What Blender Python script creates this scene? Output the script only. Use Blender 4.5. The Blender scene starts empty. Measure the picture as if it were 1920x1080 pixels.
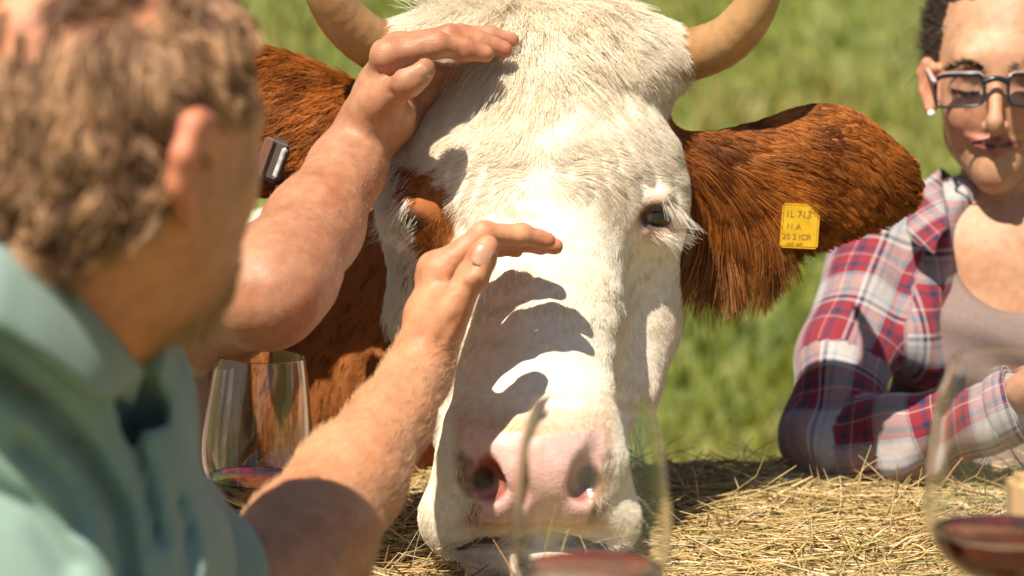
import bpy, math
import numpy as np
from mathutils import Vector

# ------------------------------------------------------------------ camera, sky, sun, exposure
scene = bpy.context.scene
COL = scene.collection
LENS = 85.0
FPX = LENS / 36.0 * 1920.0
PITCH = math.radians(8.0)
CAM = np.array([0.0, 0.0, 1.30])
FWD = np.array([0.0, math.cos(PITCH), -math.sin(PITCH)])
UPV = np.array([0.0, math.sin(PITCH), math.cos(PITCH)])
RGT = np.array([1.0, 0.0, 0.0])
SUN_TRAVEL = np.array([0.283, 0.452, -0.845])
SUN_TRAVEL = SUN_TRAVEL / np.linalg.norm(SUN_TRAVEL)

cam_data = bpy.data.cameras.new("camera")
cam_data.lens = LENS
cam_data.sensor_width = 36.0
cam_data.clip_start = 0.05
cam_data.clip_end = 2000.0
cam_data.dof.use_dof = True
cam_data.dof.focus_distance = 2.05
cam_data.dof.aperture_fstop = 4.5
cam = bpy.data.objects.new("camera", cam_data)
cam.location = CAM
cam.rotation_euler = (math.pi / 2 - PITCH, 0, 0)
COL.objects.link(cam)
scene.camera = cam

world = bpy.data.worlds.new("World")
scene.world = world
world.use_nodes = True
wn = world.node_tree
bg = wn.nodes["Background"]
sky = wn.nodes.new("ShaderNodeTexSky")
sky.sky_type = 'NISHITA'
sky.sun_disc = False
to_sun = -SUN_TRAVEL
sky.sun_elevation = math.asin(to_sun[2])
sky.sun_rotation = math.atan2(to_sun[0], to_sun[1])
wn.links.new(sky.outputs[0], bg.inputs[0])
bg.inputs[1].default_value = 0.05

sun_data = bpy.data.lights.new("sun", 'SUN')
sun_data.energy = 5.0
sun_data.angle = math.radians(0.5)
sun_data.color = (1.0, 0.905, 0.75)
sun = bpy.data.objects.new("sun", sun_data)
sun.rotation_euler = Vector(SUN_TRAVEL).to_track_quat('-Z', 'Y').to_euler()
sun.location = (-2, -2, 6)
COL.objects.link(sun)

scene.view_settings.view_transform = 'Standard'
scene.view_settings.look = 'None'
scene.view_settings.gamma = 1.0
scene.view_settings.exposure = 0.72
scene.view_settings.use_curve_mapping = False
scene.cycles.use_denoising = True
scene.cycles.max_bounces = 10
scene.cycles.transparent_max_bounces = 12
scene.cycles.transmission_bounces = 10
scene.cycles.sample_clamp_indirect = 6.0

# ------------------------------------------------------------------ helpers: places, noise
def W(px, py, d):
    """a point seen at photo pixel (px,py), d metres deep along the view axis"""
    px = np.asarray(px, float); py = np.asarray(py, float); d = np.asarray(d, float)
    return (CAM + d[..., None] * FWD + ((px - 960.0) / FPX * d)[..., None] * RGT
            + ((540.0 - py) / FPX * d)[..., None] * UPV)

def inv(p):
    q = np.asarray(p, float) - CAM
    d = q @ FWD
    return 960 + (q @ RGT) / d * FPX, 540 - (q @ UPV) / d * FPX, d

def mpp(d):
    return d / FPX

def _hash(ix, iy, iz, seed):
    h = (ix * 374761393 + iy * 668265263 + iz * 2147483647 + seed * 1274126177) & 0xFFFFFFFF
    h = ((h ^ (h >> 13)) * 1274126177) & 0xFFFFFFFF
    h = h ^ (h >> 16)
    return (h & 0xFFFFFF) / float(0xFFFFFF)

_ROT = np.linalg.qr(np.array([[0.61, 0.35, -0.52], [-0.43, 0.77, 0.31], [0.52, 0.12, 0.83]]))[0]
def vnoise(p, scale, seed=0):
    """smooth value noise in -1..1; scale in cells per metre"""
    q = (np.asarray(p, float) @ _ROT) * scale + seed * 0.371
    i = np.floor(q).astype(np.int64)
    f = q - i
    f = f * f * (3 - 2 * f)
    out = 0.0
    for a in (0, 1):
        wx = f[..., 0] if a else 1 - f[..., 0]
        for b in (0, 1):
            wy = f[..., 1] if b else 1 - f[..., 1]
            for c in (0, 1):
                wz = f[..., 2] if c else 1 - f[..., 2]
                out = out + wx * wy * wz * _hash(i[..., 0] + a, i[..., 1] + b, i[..., 2] + c, seed)
    return out * 2 - 1

def fbm(p, scale, seed=0, octaves=3):
    s, a, o = 0.0, 1.0, 0.0
    for k in range(octaves):
        s = s + a * vnoise(p, scale * 2 ** k, seed + 17 * k); o += a; a *= 0.5
    return s / o

def nvec(p, scale, seed=0):
    return np.stack([vnoise(p, scale, seed), vnoise(p, scale, seed + 101), vnoise(p, scale, seed + 211)], -1)

def unit(v):
    v = np.asarray(v, float)
    return v / np.maximum(np.linalg.norm(v, axis=-1, keepdims=True), 1e-12)

def sstep(a, b, x):
    t = np.clip((x - a) / (b - a), 0, 1)
    return t * t * (3 - 2 * t)

def mixc(a, b, t):
    t = np.asarray(t)[..., None]
    return np.asarray(a) * (1 - t) + np.asarray(b) * t

# ------------------------------------------------------------------ implicit sculpting
def rc(a, b, r1, r2=None, k=0.01, flat=None, op='u', tag=0):
    """tapered capsule; flat = (direction, factor) squashes it along a direction"""
    return dict(t='rc', a=np.asarray(a, float), b=np.asarray(b, float), r1=r1, r2=r1 if r2 is None else r2, k=k, flat=flat, op=op, tag=tag)

def el(c, r, k=0.01, rot=None, op='u', tag=0):
    """ellipsoid; rot = rows are its axes"""
    return dict(t='el', c=np.asarray(c, float), r=np.asarray(r, float), k=k, rot=np.eye(3) if rot is None else np.asarray(rot, float), op=op, tag=tag)

def grp(items, k=0.005, op='u', tag=0):
    return dict(t='g', items=items, k=k, op=op, tag=tag)

def chain(pts, rs, k=0.01, flat=None, tag=0):
    return [rc(pts[i], pts[i + 1], rs[i], rs[i + 1], k, flat, tag=tag) for i in range(len(pts) - 1)]

CAMAX = np.array([RGT, UPV, FWD])
def axes(roll=0.0, yaw=0.0, pitch=0.0):
    """axes aligned with the view, turned by roll (in the picture), yaw, pitch; degrees"""
    r, y, p = (math.radians(v) for v in (roll, yaw, pitch))
    Rr = np.array([[math.cos(r), math.sin(r), 0], [-math.sin(r), math.cos(r), 0], [0, 0, 1]])
    Ry = np.array([[math.cos(y), 0, math.sin(y)], [0, 1, 0], [-math.sin(y), 0, math.cos(y)]])
    Rp = np.array([[1, 0, 0], [0, math.cos(p), math.sin(p)], [0, -math.sin(p), math.cos(p)]])
    return Rr @ Ry @ Rp @ CAMAX

def d_prim(pr, p):
    if pr['t'] == 'g':
        return d_list(pr['items'], p)
    if pr['t'] == 'el':
        q = (p - pr['c']) @ pr['rot'].T
        k0 = np.linalg.norm(q / pr['r'], axis=-1)
        k1 = np.linalg.norm(q / pr['r'] ** 2, axis=-1)
        return np.where(k0 < 1e-6, -pr['r'].min(), k0 * (k0 - 1) / np.maximum(k1, 1e-9))
    a, b, r1, r2 = pr['a'], pr['b'], pr['r1'], pr['r2']
    s = 1.0
    if pr['flat'] is not None:
        n = unit(pr['flat'][0]); s = pr['flat'][1]
        ba0 = b - a
        t = np.clip(((p - a) @ ba0) / max(ba0 @ ba0, 1e-12), 0, 1)
        off = ((p - (a + t[..., None] * ba0)) @ n)
        p = p + ((1 / s - 1) * off)[..., None] * n
    ba = b - a
    l2 = ba @ ba
    if l2 < 1e-10:
        return (np.linalg.norm(p - a, axis=-1) - max(r1, r2)) * min(1, s)
    rr = r1 - r2
    a2 = l2 - rr * rr
    if a2 <= 0:
        c, r = (a, r1) if r1 > r2 else (b, r2)
        return (np.linalg.norm(p - c, axis=-1) - r) * min(1, s)
    il2 = 1.0 / l2
    pa = p - a
    y = pa @ ba
    z = y - l2
    v = pa * l2 - y[..., None] * ba
    x2 = np.einsum('...i,...i', v, v)
    y2 = y * y * l2
    z2 = z * z * l2
    kk = np.sign(rr) * rr * rr * x2
    o = (np.sqrt(x2 * a2 * il2) + y * rr) * il2 - r1
    o = np.where(np.sign(z) * a2 * z2 > kk, np.sqrt(x2 + z2) * il2 - r2, o)
    o2 = np.sqrt(x2 + y2) * il2 - r1
    o = np.where((np.sign(z) * a2 * z2 <= kk) & (np.sign(y) * a2 * y2 < kk), o2, o)
    return o * min(1.0, s)

def combine(d, dp, k, op):
    if op == 's':
        dp = -dp
        h = np.maximum(k - np.abs(d - dp), 0) / max(k, 1e-9)
        return np.maximum(d, dp) + h * h * k * 0.25
    h = np.maximum(k - np.abs(d - dp), 0) / max(k, 1e-9)
    return np.minimum(d, dp) - h * h * k * 0.25

def d_list(prims, p):
    d = np.full(p.shape[:-1], 10.0)
    for pr in prims:
        d = combine(d, d_prim(pr, p), pr['k'], pr['op'])
    return d

def prim_pts(pr):
    if pr['t'] == 'g':
        return [q for it in pr['items'] for q in prim_pts(it)]
    if pr['t'] == 'el':
        m = pr['r'].max(); return [pr['c'] - m, pr['c'] + m]
    m1, m2 = pr['r1'], pr['r2']
    return [pr['a'] - m1, pr['a'] + m1, pr['b'] - m2, pr['b'] + m2]

def d_blocks(prims, P, C, reach):
    """P (B,n,3) samples, C (B,3) block centres; skips prims that cannot matter in a block"""
    d = np.full(P.shape[:2], 10.0)
    for pr in prims:
        dc = d_prim(pr, C)
        m = np.nonzero(dc < reach + pr['k'])[0]
        if len(m) == 0:
            continue
        if pr['t'] == 'g':
            dp = d_blocks(pr['items'], P[m], C[m], reach)
        else:
            dp = d_prim(pr, P[m])
        d[m] = combine(d[m], dp, pr['k'], pr['op'])
    return d

def polygonise(prims, h, disp=None, lo=None, hi=None, warp=None):
    """surface nets on sparse blocks -> verts, quads"""
    pts = np.array([q for pr in prims if pr['op'] == 'u' for q in prim_pts(pr)])
    l = pts.min(0) - 3 * h if lo is None else np.maximum(np.asarray(lo), pts.min(0) - 3 * h)
    u = pts.max(0) + 3 * h if hi is None else np.minimum(np.asarray(hi), pts.max(0) + 3 * h)
    N = 8
    bs = N * h
    nb = np.ceil((u - l) / bs).astype(int) + 1
    ii = np.stack(np.meshgrid(*[np.arange(n) for n in nb], indexing='ij'), -1).reshape(-1, 3)
    cen = l + (ii + 0.5) * bs
    hd = bs * 0.87
    st = np.ones(len(cen))
    if warp is not None:
        cen, st = warp(cen)
    dc = np.concatenate([d_list(prims, c) for c in np.array_split(cen, max(1, len(cen) // 200000))])
    act = np.abs(dc) < hd * 1.35 * st + 0.012
    ii = ii[act]; cen = cen[act]; st = st[act]
    loc = np.stack(np.meshgrid(*[np.arange(N + 1)] * 3, indexing='ij'), -1).reshape(-1, 3)
    verts_idx = []; verts_pos = []; edges = []
    dims = nb * N + 2
    def key(g):
        g = g + 1
        return (g[..., 0] * (dims[1] + 2) + g[..., 1]) * (dims[2] + 2) + g[..., 2]
    n_per = max(1, int(300000 // len(loc)))
    for s in range(0, len(ii), n_per):
        bi = ii[s:s + n_per]; bc = cen[s:s + n_per]
        G = bi[:, None, :] * N + loc[None]
        P = l + G * h
        if warp is not None:
            P = warp(P.reshape(-1, 3))[0].reshape(P.shape)
        D = d_blocks(prims, P, bc, hd * 2.4 * (st[s:s + n_per].max()) + 0.01)
        if disp is not None:
            nr = np.abs(D) < 0.022
            D[nr] = D[nr] - disp(P[nr])
        D = D.reshape(-1, N + 1, N + 1, N + 1)
        cnt = np.zeros((len(bi), N, N, N)); acc = np.zeros((len(bi), N, N, N, 3))
        for ax in range(3):
            sl0 = [slice(None)] + [slice(None)] * 3; sl1 = list(sl0)
            sl0[ax + 1] = slice(0, N); sl1[ax + 1] = slice(1, N + 1)
            d0 = D[tuple(sl0)]; d1 = D[tuple(sl1)]
            cr = (d0 < 0) != (d1 < 0)
            t = np.where(cr, d0 / np.where(cr, d0 - d1, 1.0), 0)
            oth = [a for a in range(3) if a != ax]
            for o1 in (0, 1):
                for o2 in (0, 1):
                    sl = [slice(None)] * 4
                    sl[oth[0] + 1] = slice(o1, N + o1); sl[oth[1] + 1] = slice(o2, N + o2)
                    c = cr[tuple(sl)]; tt = t[tuple(sl)]
                    cnt += c
                    acc[..., ax] += np.where(c, tt, 0)
                    acc[..., oth[0]] += np.where(c, o1, 0)
                    acc[..., oth[1]] += np.where(c, o2, 0)
            sl = [slice(None)] + [slice(0, N)] * 3
            crn = cr[tuple(sl)]
            w = np.nonzero(crn)
            if len(w[0]):
                g = bi[w[0]] * N + np.stack(w[1:], -1)
                edges.append((ax, g, d0[tuple(sl)][w] < 0))
        w = np.nonzero(cnt)
        if len(w[0]):
            g = bi[w[0]] * N + np.stack(w[1:], -1)
            verts_idx.append(key(g))
            verts_pos.append(l + (g + acc[w] / cnt[w][:, None]) * h)
    vk = np.concatenate(verts_idx); vp = np.concatenate(verts_pos)
    if warp is not None:
        vp = warp(vp)[0]
    o = np.argsort(vk); vk = vk[o]; vp = vp[o]
    quads = []
    for ax, g, inside in edges:
        a1, a2 = (ax + 1) % 3, (ax + 2) % 3
        q = []
        for s1, s2 in ((-1, -1), (0, -1), (0, 0), (-1, 0)):
            gg = g.copy(); gg[:, a1] += s1; gg[:, a2] += s2
            kx = key(gg)
            j = np.clip(np.searchsorted(vk, kx), 0, len(vk) - 1)
            q.append(np.where(vk[j] == kx, j, -1))
        q = np.stack(q, -1)
        okm = (q >= 0).all(1)
        q = q[okm]; ins = inside[okm]
        q[~ins] = q[~ins][:, ::-1]
        quads.append(q)
    return vp, np.concatenate(quads)

def relax(v, q, n=2, lam=0.5, mu=-0.52):
    e = np.concatenate([q[:, [0, 1]], q[:, [1, 2]], q[:, [2, 3]], q[:, [3, 0]]])
    deg = np.bincount(e[:, 0], minlength=len(v)) + np.bincount(e[:, 1], minlength=len(v))
    for it in range(2 * n):
        f = lam if it % 2 == 0 else mu
        s = np.stack([np.bincount(e[:, 0], v[e[:, 1], c], len(v)) + np.bincount(e[:, 1], v[e[:, 0], c], len(v)) for c in range(3)], -1)
        v = v + f * (s / np.maximum(deg, 1)[:, None] - v)
    return v

def vnormals(v, q):
    n = np.cross(v[q[:, 2]] - v[q[:, 0]], v[q[:, 3]] - v[q[:, 1]])
    out = np.zeros_like(v)
    for c in range(3):
        out[:, c] = sum(np.bincount(q[:, i], n[:, c], len(v)) for i in range(4))
    return unit(out)

# ------------------------------------------------------------------ mesh objects
def link(o, parent=None):
    COL.objects.link(o)
    if parent is not None:
        o.parent = parent
    return o

def tag(o, label=None, cat=None, group=None, kind=None):
    if label: o["label"] = label
    if cat: o["category"] = cat
    if group: o["group"] = group
    if kind: o["kind"] = kind
    return o

def empty(name, label, cat, group=None):
    o = bpy.data.objects.new(name, None)
    o.empty_display_size = 0.05
    COL.objects.link(o)
    return tag(o, label, cat, group)

def mesh_obj(name, v, f, mat, parent=None, col=None, uv=None, smooth=True):
    """v (n,3); f int array (m,3|4) or list of faces; col per-vertex rgb; uv per-vertex pair stored as a vector attribute"""
    me = bpy.data.meshes.new(name)
    v = np.asarray(v, np.float32)
    if isinstance(f, np.ndarray):
        k = f.shape[1]
        me.vertices.add(len(v)); me.vertices.foreach_set("co", v.ravel())
        me.loops.add(f.size); me.loops.foreach_set("vertex_index", f.ravel().astype(np.int32))
        me.polygons.add(len(f)); me.polygons.foreach_set("loop_start", np.arange(0, f.size, k, dtype=np.int32))
    else:
        me.from_pydata(v.tolist(), [], [list(map(int, x)) for x in f])
    if col is not None:
        a = me.attributes.new("Col", 'FLOAT_COLOR', 'POINT')
        c = np.ones((len(v), 4), np.float32); c[:, :3] = col
        a.data.foreach_set("color", c.ravel())
    if uv is not None:
        a = me.attributes.new("Wrap", 'FLOAT_VECTOR', 'POINT')
        c = np.zeros((len(v), 3), np.float32); c[:, :uv.shape[1]] = uv
        a.data.foreach_set("vector", c.ravel())
    me.update(calc_edges=True)
    me.validate()
    if smooth:
        me.polygons.foreach_set("use_smooth", np.ones(len(me.polygons), bool))
    if mat is not None:
        me.materials.append(mat)
    o = bpy.data.objects.new(name, me)
    return link(o, parent)

def tube(path, radii, n=12, closed_ends=True, squash=None, up=(0, 0, 1), fold=None):
    """rings swept along a path -> v, f, (u along, v around)"""
    path = np.asarray(path, float); m = len(path)
    radii = np.broadcast_to(np.asarray(radii, float), (m,)) if np.ndim(radii) < 2 else np.asarray(radii, float)
    tan = unit(np.gradient(path, axis=0))
    b = np.cross(tan[0], up)
    if np.linalg.norm(b) < 1e-4: b = np.cross(tan[0], (1, 0, 0))
    b = unit(b)
    V = []; U = []; s = 0
    for i in range(m):
        b = unit(b - tan[i] * (b @ tan[i])); c = np.cross(tan[i], b)
        if i: s += np.linalg.norm(path[i] - path[i - 1])
        for j in range(n):
            th = 2 * math.pi * j / n
            r = radii[i] if radii.ndim == 1 else radii[i][j % radii.shape[1]]
            V.append(path[i] + r * (math.cos(th) * b + (squash or 1.0) * math.sin(th) * c)); U.append((s, th / (2 * math.pi)))
    F = [[i * n + j, i * n + (j + 1) % n, (i + 1) * n + (j + 1) % n, (i + 1) * n + j] for i in range(m - 1) for j in range(n)]
    if closed_ends:
        F.append(list(range(n))[::-1]); F.append([(m - 1) * n + j for j in range(n)])
    return np.array(V), F, np.array(U)

def spline(pts, n=24):
    """Catmull-Rom through points (any columns)"""
    p = np.asarray(pts, float)
    p = np.vstack([2 * p[0] - p[1], p, 2 * p[-1] - p[-2]])
    out = []
    segs = len(p) - 3
    for t in np.linspace(0, segs, n):
        i = min(int(t), segs - 1); f = t - i
        a, b, c, d = p[i:i + 4]
        out.append(0.5 * (2 * b + (c - a) * f + (2 * a - 5 * b + 4 * c - d) * f * f + (3 * b - a - 3 * c + d) * f ** 3))
    return np.array(out)

def lathe(profile, n=48):
    v = []; f = []
    for r, z in profile:
        for j in range(n):
            t = 2 * math.pi * j / n
            v.append((r * math.cos(t), r * math.sin(t), z))
    m = len(profile)
    for i in range(m - 1):
        for j in range(n):
            f.append([i * n + j, i * n + (j + 1) % n, (i + 1) * n + (j + 1) % n, (i + 1) * n + j])
    return np.array(v), f

# ------------------------------------------------------------------ hair
def scatter(v, q, count, weight=None, rng=None):
    """random points on a quad mesh: positions, normals, vertex weights picked by area*weight"""
    rng = rng or np.random.default_rng(1)
    t = np.concatenate([q[:, [0, 1, 2]], q[:, [0, 2, 3]]])
    ar = np.linalg.norm(np.cross(v[t[:, 1]] - v[t[:, 0]], v[t[:, 2]] - v[t[:, 0]]), axis=1)
    if weight is not None:
        ar = ar * weight[t].mean(1)
    ar = np.maximum(ar, 0)
    c = np.cumsum(ar); 
    k = np.searchsorted(c, rng.random(count) * c[-1])
    k = np.clip(k, 0, len(t) - 1)
    r1 = np.sqrt(rng.random(count)); r2 = rng.random(count)
    bw = np.stack([1 - r1, r1 * (1 - r2), r1 * r2], -1)
    vn = vnormals(v, q)
    p = np.einsum('ij,ijk->ik', bw, v[t[k]])
    n = unit(np.einsum('ij,ijk->ik', bw, vn[t[k]]))
    return p, n

def hair_obj(name, P, rad, colr, mat, parent=None, tip=0.25):
    """P (n,m,3) strand points, rad scalar or (n,), colr (n,3)"""
    n, m = P.shape[:2]
    hc = bpy.data.hair_curves.new(name)
    hc.add_curves([m] * n)
    hc.points.foreach_set("position", np.ascontiguousarray(P, np.float32).ravel())
    r = np.broadcast_to(np.asarray(rad, float).reshape(-1, 1), (n, 1)) * np.linspace(1, tip, m)[None] ** 0.8
    a = hc.attributes.get("radius") or hc.attributes.new("radius", 'FLOAT', 'POINT')
    a.data.foreach_set("value", np.ascontiguousarray(r, np.float32).ravel())
    a = hc.attributes.new("Col", 'FLOAT_COLOR', 'CURVE')
    c = np.ones((n, 4), np.float32); c[:, :3] = colr
    a.data.foreach_set("color", c.ravel())
    hc.materials.append(mat)
    o = bpy.data.objects.new(name, hc)
    return link(o, parent)

def strands(p, n, g, L, lift, m=6, curl=0.0, droop=0.0, rng=None, wob=0.15, seed=3, freq=60, bend=0.6):
    """short strands from roots p: groom direction g laid into the surface, lifted by lift, sinking back with bend"""
    rng = rng or np.random.default_rng(2)
    N = len(p)
    g = np.broadcast_to(np.asarray(g, float), (N, 3))
    g = unit(g - n * np.einsum('ij,ij->i', g, n)[:, None])
    side = np.cross(n, g)
    L = np.broadcast_to(L, (N,)) * (0.75 + 0.5 * rng.random(N))
    lift = np.broadcast_to(lift, (N,)) * (0.7 + 0.6 * rng.random(N))
    P = np.zeros((N, m, 3)); P[:, 0] = p - n * 0.0008
    w = rng.normal(0, wob, N)
    ph = rng.random(N) * 6.28
    for i in range(1, m):
        t = (i - 0.5) / (m - 1)
        l = lift * (1 - bend * 1.6 * t)
        d = g + n * l[:, None] + side * (w * (0.4 + t))[:, None]
        if curl:
            d = d + side * (curl * np.sin(ph + t * 9))[:, None] + n * (0.5 * curl * np.cos(ph + t * 9))[:, None]
        d = unit(d)
        d[:, 2] -= droop * t
        P[:, i] = P[:, i - 1] + unit(d) * (L / (m - 1))[:, None]
    return P

def clump(P, n_guides, s=0.7, rng=None, power=1.0):
    """draw each strand towards its nearest guide strand, more so at the tip"""
    from mathutils.kdtree import KDTree
    rng = rng or np.random.default_rng(5)
    n, m = P.shape[:2]
    gi = rng.choice(n, min(n, n_guides), replace=False)
    kd = KDTree(len(gi))
    for i, k in enumerate(gi): kd.insert(P[k, 0], i)
    kd.balance()
    near = gi[np.fromiter((kd.find(p)[1] for p in P[:, 0]), int, n)]
    t = np.linspace(0, 1, m)[None, :, None] ** power
    st = (s * (0.6 + 0.4 * rng.random(n)))[:, None, None]
    return P + (P[near] - P) * t * st

# ------------------------------------------------------------------ materials
def new_mat(name):
    m = bpy.data.materials.new(name); m.use_nodes = True
    nt = m.node_tree
    return m, nt, nt.nodes["Principled BSDF"]

def N(nt, typ, **kw):
    n = nt.nodes.new(typ)
    for k, v in kw.items():
        if k in n.inputs.keys() if not isinstance(k, int) else True:
            pass
        setattr(n, k, v)
    return n

def bump_from(nt, bs, sock, strength, dist):
    b = nt.nodes.new("ShaderNodeBump"); b.inputs["Strength"].default_value = strength; b.inputs["Distance"].default_value = dist
    nt.links.new(sock, b.inputs["Height"]); nt.links.new(b.outputs[0], bs.inputs["Normal"])
    return b

def attr_col(nt, name="Col"):
    a = nt.nodes.new("ShaderNodeAttribute"); a.attribute_name = name
    return a

def noise_node(nt, scale, detail=4.0, rough=0.55, vec=None):
    t = nt.nodes.new("ShaderNodeTexNoise"); t.inputs["Scale"].default_value = scale
    t.inputs["Detail"].default_value = detail; t.inputs["Roughness"].default_value = rough
    if vec is None:
        g = nt.nodes.new("ShaderNodeNewGeometry"); vec = g.outputs["Position"]
    nt.links.new(vec, t.inputs["Vector"])
    return t

def mul_noise(nt, colsock, scale, lo, hi, detail=4.0):
    t = noise_node(nt, scale, detail)
    r = nt.nodes.new("ShaderNodeMapRange"); r.inputs[1].default_value = 0.3; r.inputs[2].default_value = 0.7
    r.inputs[3].default_value = lo; r.inputs[4].default_value = hi
    nt.links.new(t.outputs[0], r.inputs[0])
    m = nt.nodes.new("ShaderNodeVectorMath"); m.operation = 'SCALE'
    nt.links.new(colsock, m.inputs[0]); nt.links.new(r.outputs[0], m.inputs["Scale"])
    return m.outputs[0]

def mat_skin(name):
    m, nt, b = new_mat(name)
    a = attr_col(nt)
    c = mul_noise(nt, a.outputs["Color"], 110.0, 0.84, 1.12)
    nt.links.new(c, b.inputs["Base Color"])
    b.inputs["Roughness"].default_value = 0.48
    b.inputs["Specular IOR Level"].default_value = 0.4
    b.inputs["Subsurface Weight"].default_value = 0.08
    b.inputs["Subsurface Radius"].default_value = (1.0, 0.35, 0.18)
    b.inputs["Subsurface Scale"].default_value = 0.006
    v = nt.nodes.new("ShaderNodeTexVoronoi"); v.feature = 'DISTANCE_TO_EDGE'; v.inputs["Scale"].default_value = 520.0
    g = nt.nodes.new("ShaderNodeNewGeometry"); nt.links.new(g.outputs["Position"], v.inputs["Vector"])
    n2 = noise_node(nt, 300.0, 5.0, 0.6)
    mx = nt.nodes.new("ShaderNodeMath"); mx.operation = 'MULTIPLY_ADD'; mx.inputs[1].default_value = 1.5
    nt.links.new(v.outputs["Distance"], mx.inputs[0]); nt.links.new(n2.outputs[0], mx.inputs[2])
    bump_from(nt, b, mx.outputs[0], 0.30, 0.0008)
    return m

def mat_hair(name, rough=0.45, spec=0.35, trans=0.0):
    m, nt, b = new_mat(name)
    a = attr_col(nt)
    nt.links.new(a.outputs["Color"], b.inputs["Base Color"])
    b.inputs["Roughness"].default_value = rough
    b.inputs["Specular IOR Level"].default_value = spec
    if trans:
        tr = nt.nodes.new("ShaderNodeBsdfTranslucent"); nt.links.new(a.outputs["Color"], tr.inputs[0])
        mx = nt.nodes.new("ShaderNodeMixShader"); mx.inputs[0].default_value = trans
        nt.links.new(b.outputs[0], mx.inputs[1]); nt.links.new(tr.outputs[0], mx.inputs[2])
        nt.links.new(mx.outputs[0], nt.nodes["Material Output"].inputs[0])
    return m

def mat_plain(name, col, rough=0.6, nscale=0, lo=0.85, hi=1.1, spec=0.4, bump=0, bscale=200, bdist=0.001):
    m, nt, b = new_mat(name)
    rgb = nt.nodes.new("ShaderNodeRGB"); rgb.outputs[0].default_value = (*col, 1)
    s = rgb.outputs[0]
    if nscale:
        s = mul_noise(nt, s, nscale, lo, hi)
    nt.links.new(s, b.inputs["Base Color"])
    b.inputs["Roughness"].default_value = rough
    b.inputs["Specular IOR Level"].default_value = spec
    if bump:
        t = noise_node(nt, bscale)
        bump_from(nt, b, t.outputs[0], bump, bdist)
    return m

def mat_vcol(name, rough=0.7, nscale=60, lo=0.85, hi=1.1, spec=0.3, bump=0, bscale=200, bdist=0.001):
    m, nt, b = new_mat(name)
    a = attr_col(nt)
    nt.links.new(mul_noise(nt, a.outputs["Color"], nscale, lo, hi), b.inputs["Base Color"])
    b.inputs["Roughness"].default_value = rough
    b.inputs["Specular IOR Level"].default_value = spec
    if bump:
        t = noise_node(nt, bscale)
        bump_from(nt, b, t.outputs[0], bump, bdist)
    return m
# ------------------------------------------------------------------ meadow
def ground_z(x, y):
    s = np.maximum(y - 3.4, 0)
    base = 0.27 * (np.sqrt(s * s + 0.6) - math.sqrt(0.6))
    p = np.stack([x, y, np.zeros_like(x)], -1)
    return base + 0.05 * fbm(p, 0.9, 5) * np.clip(s, 0, 1)

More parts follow.
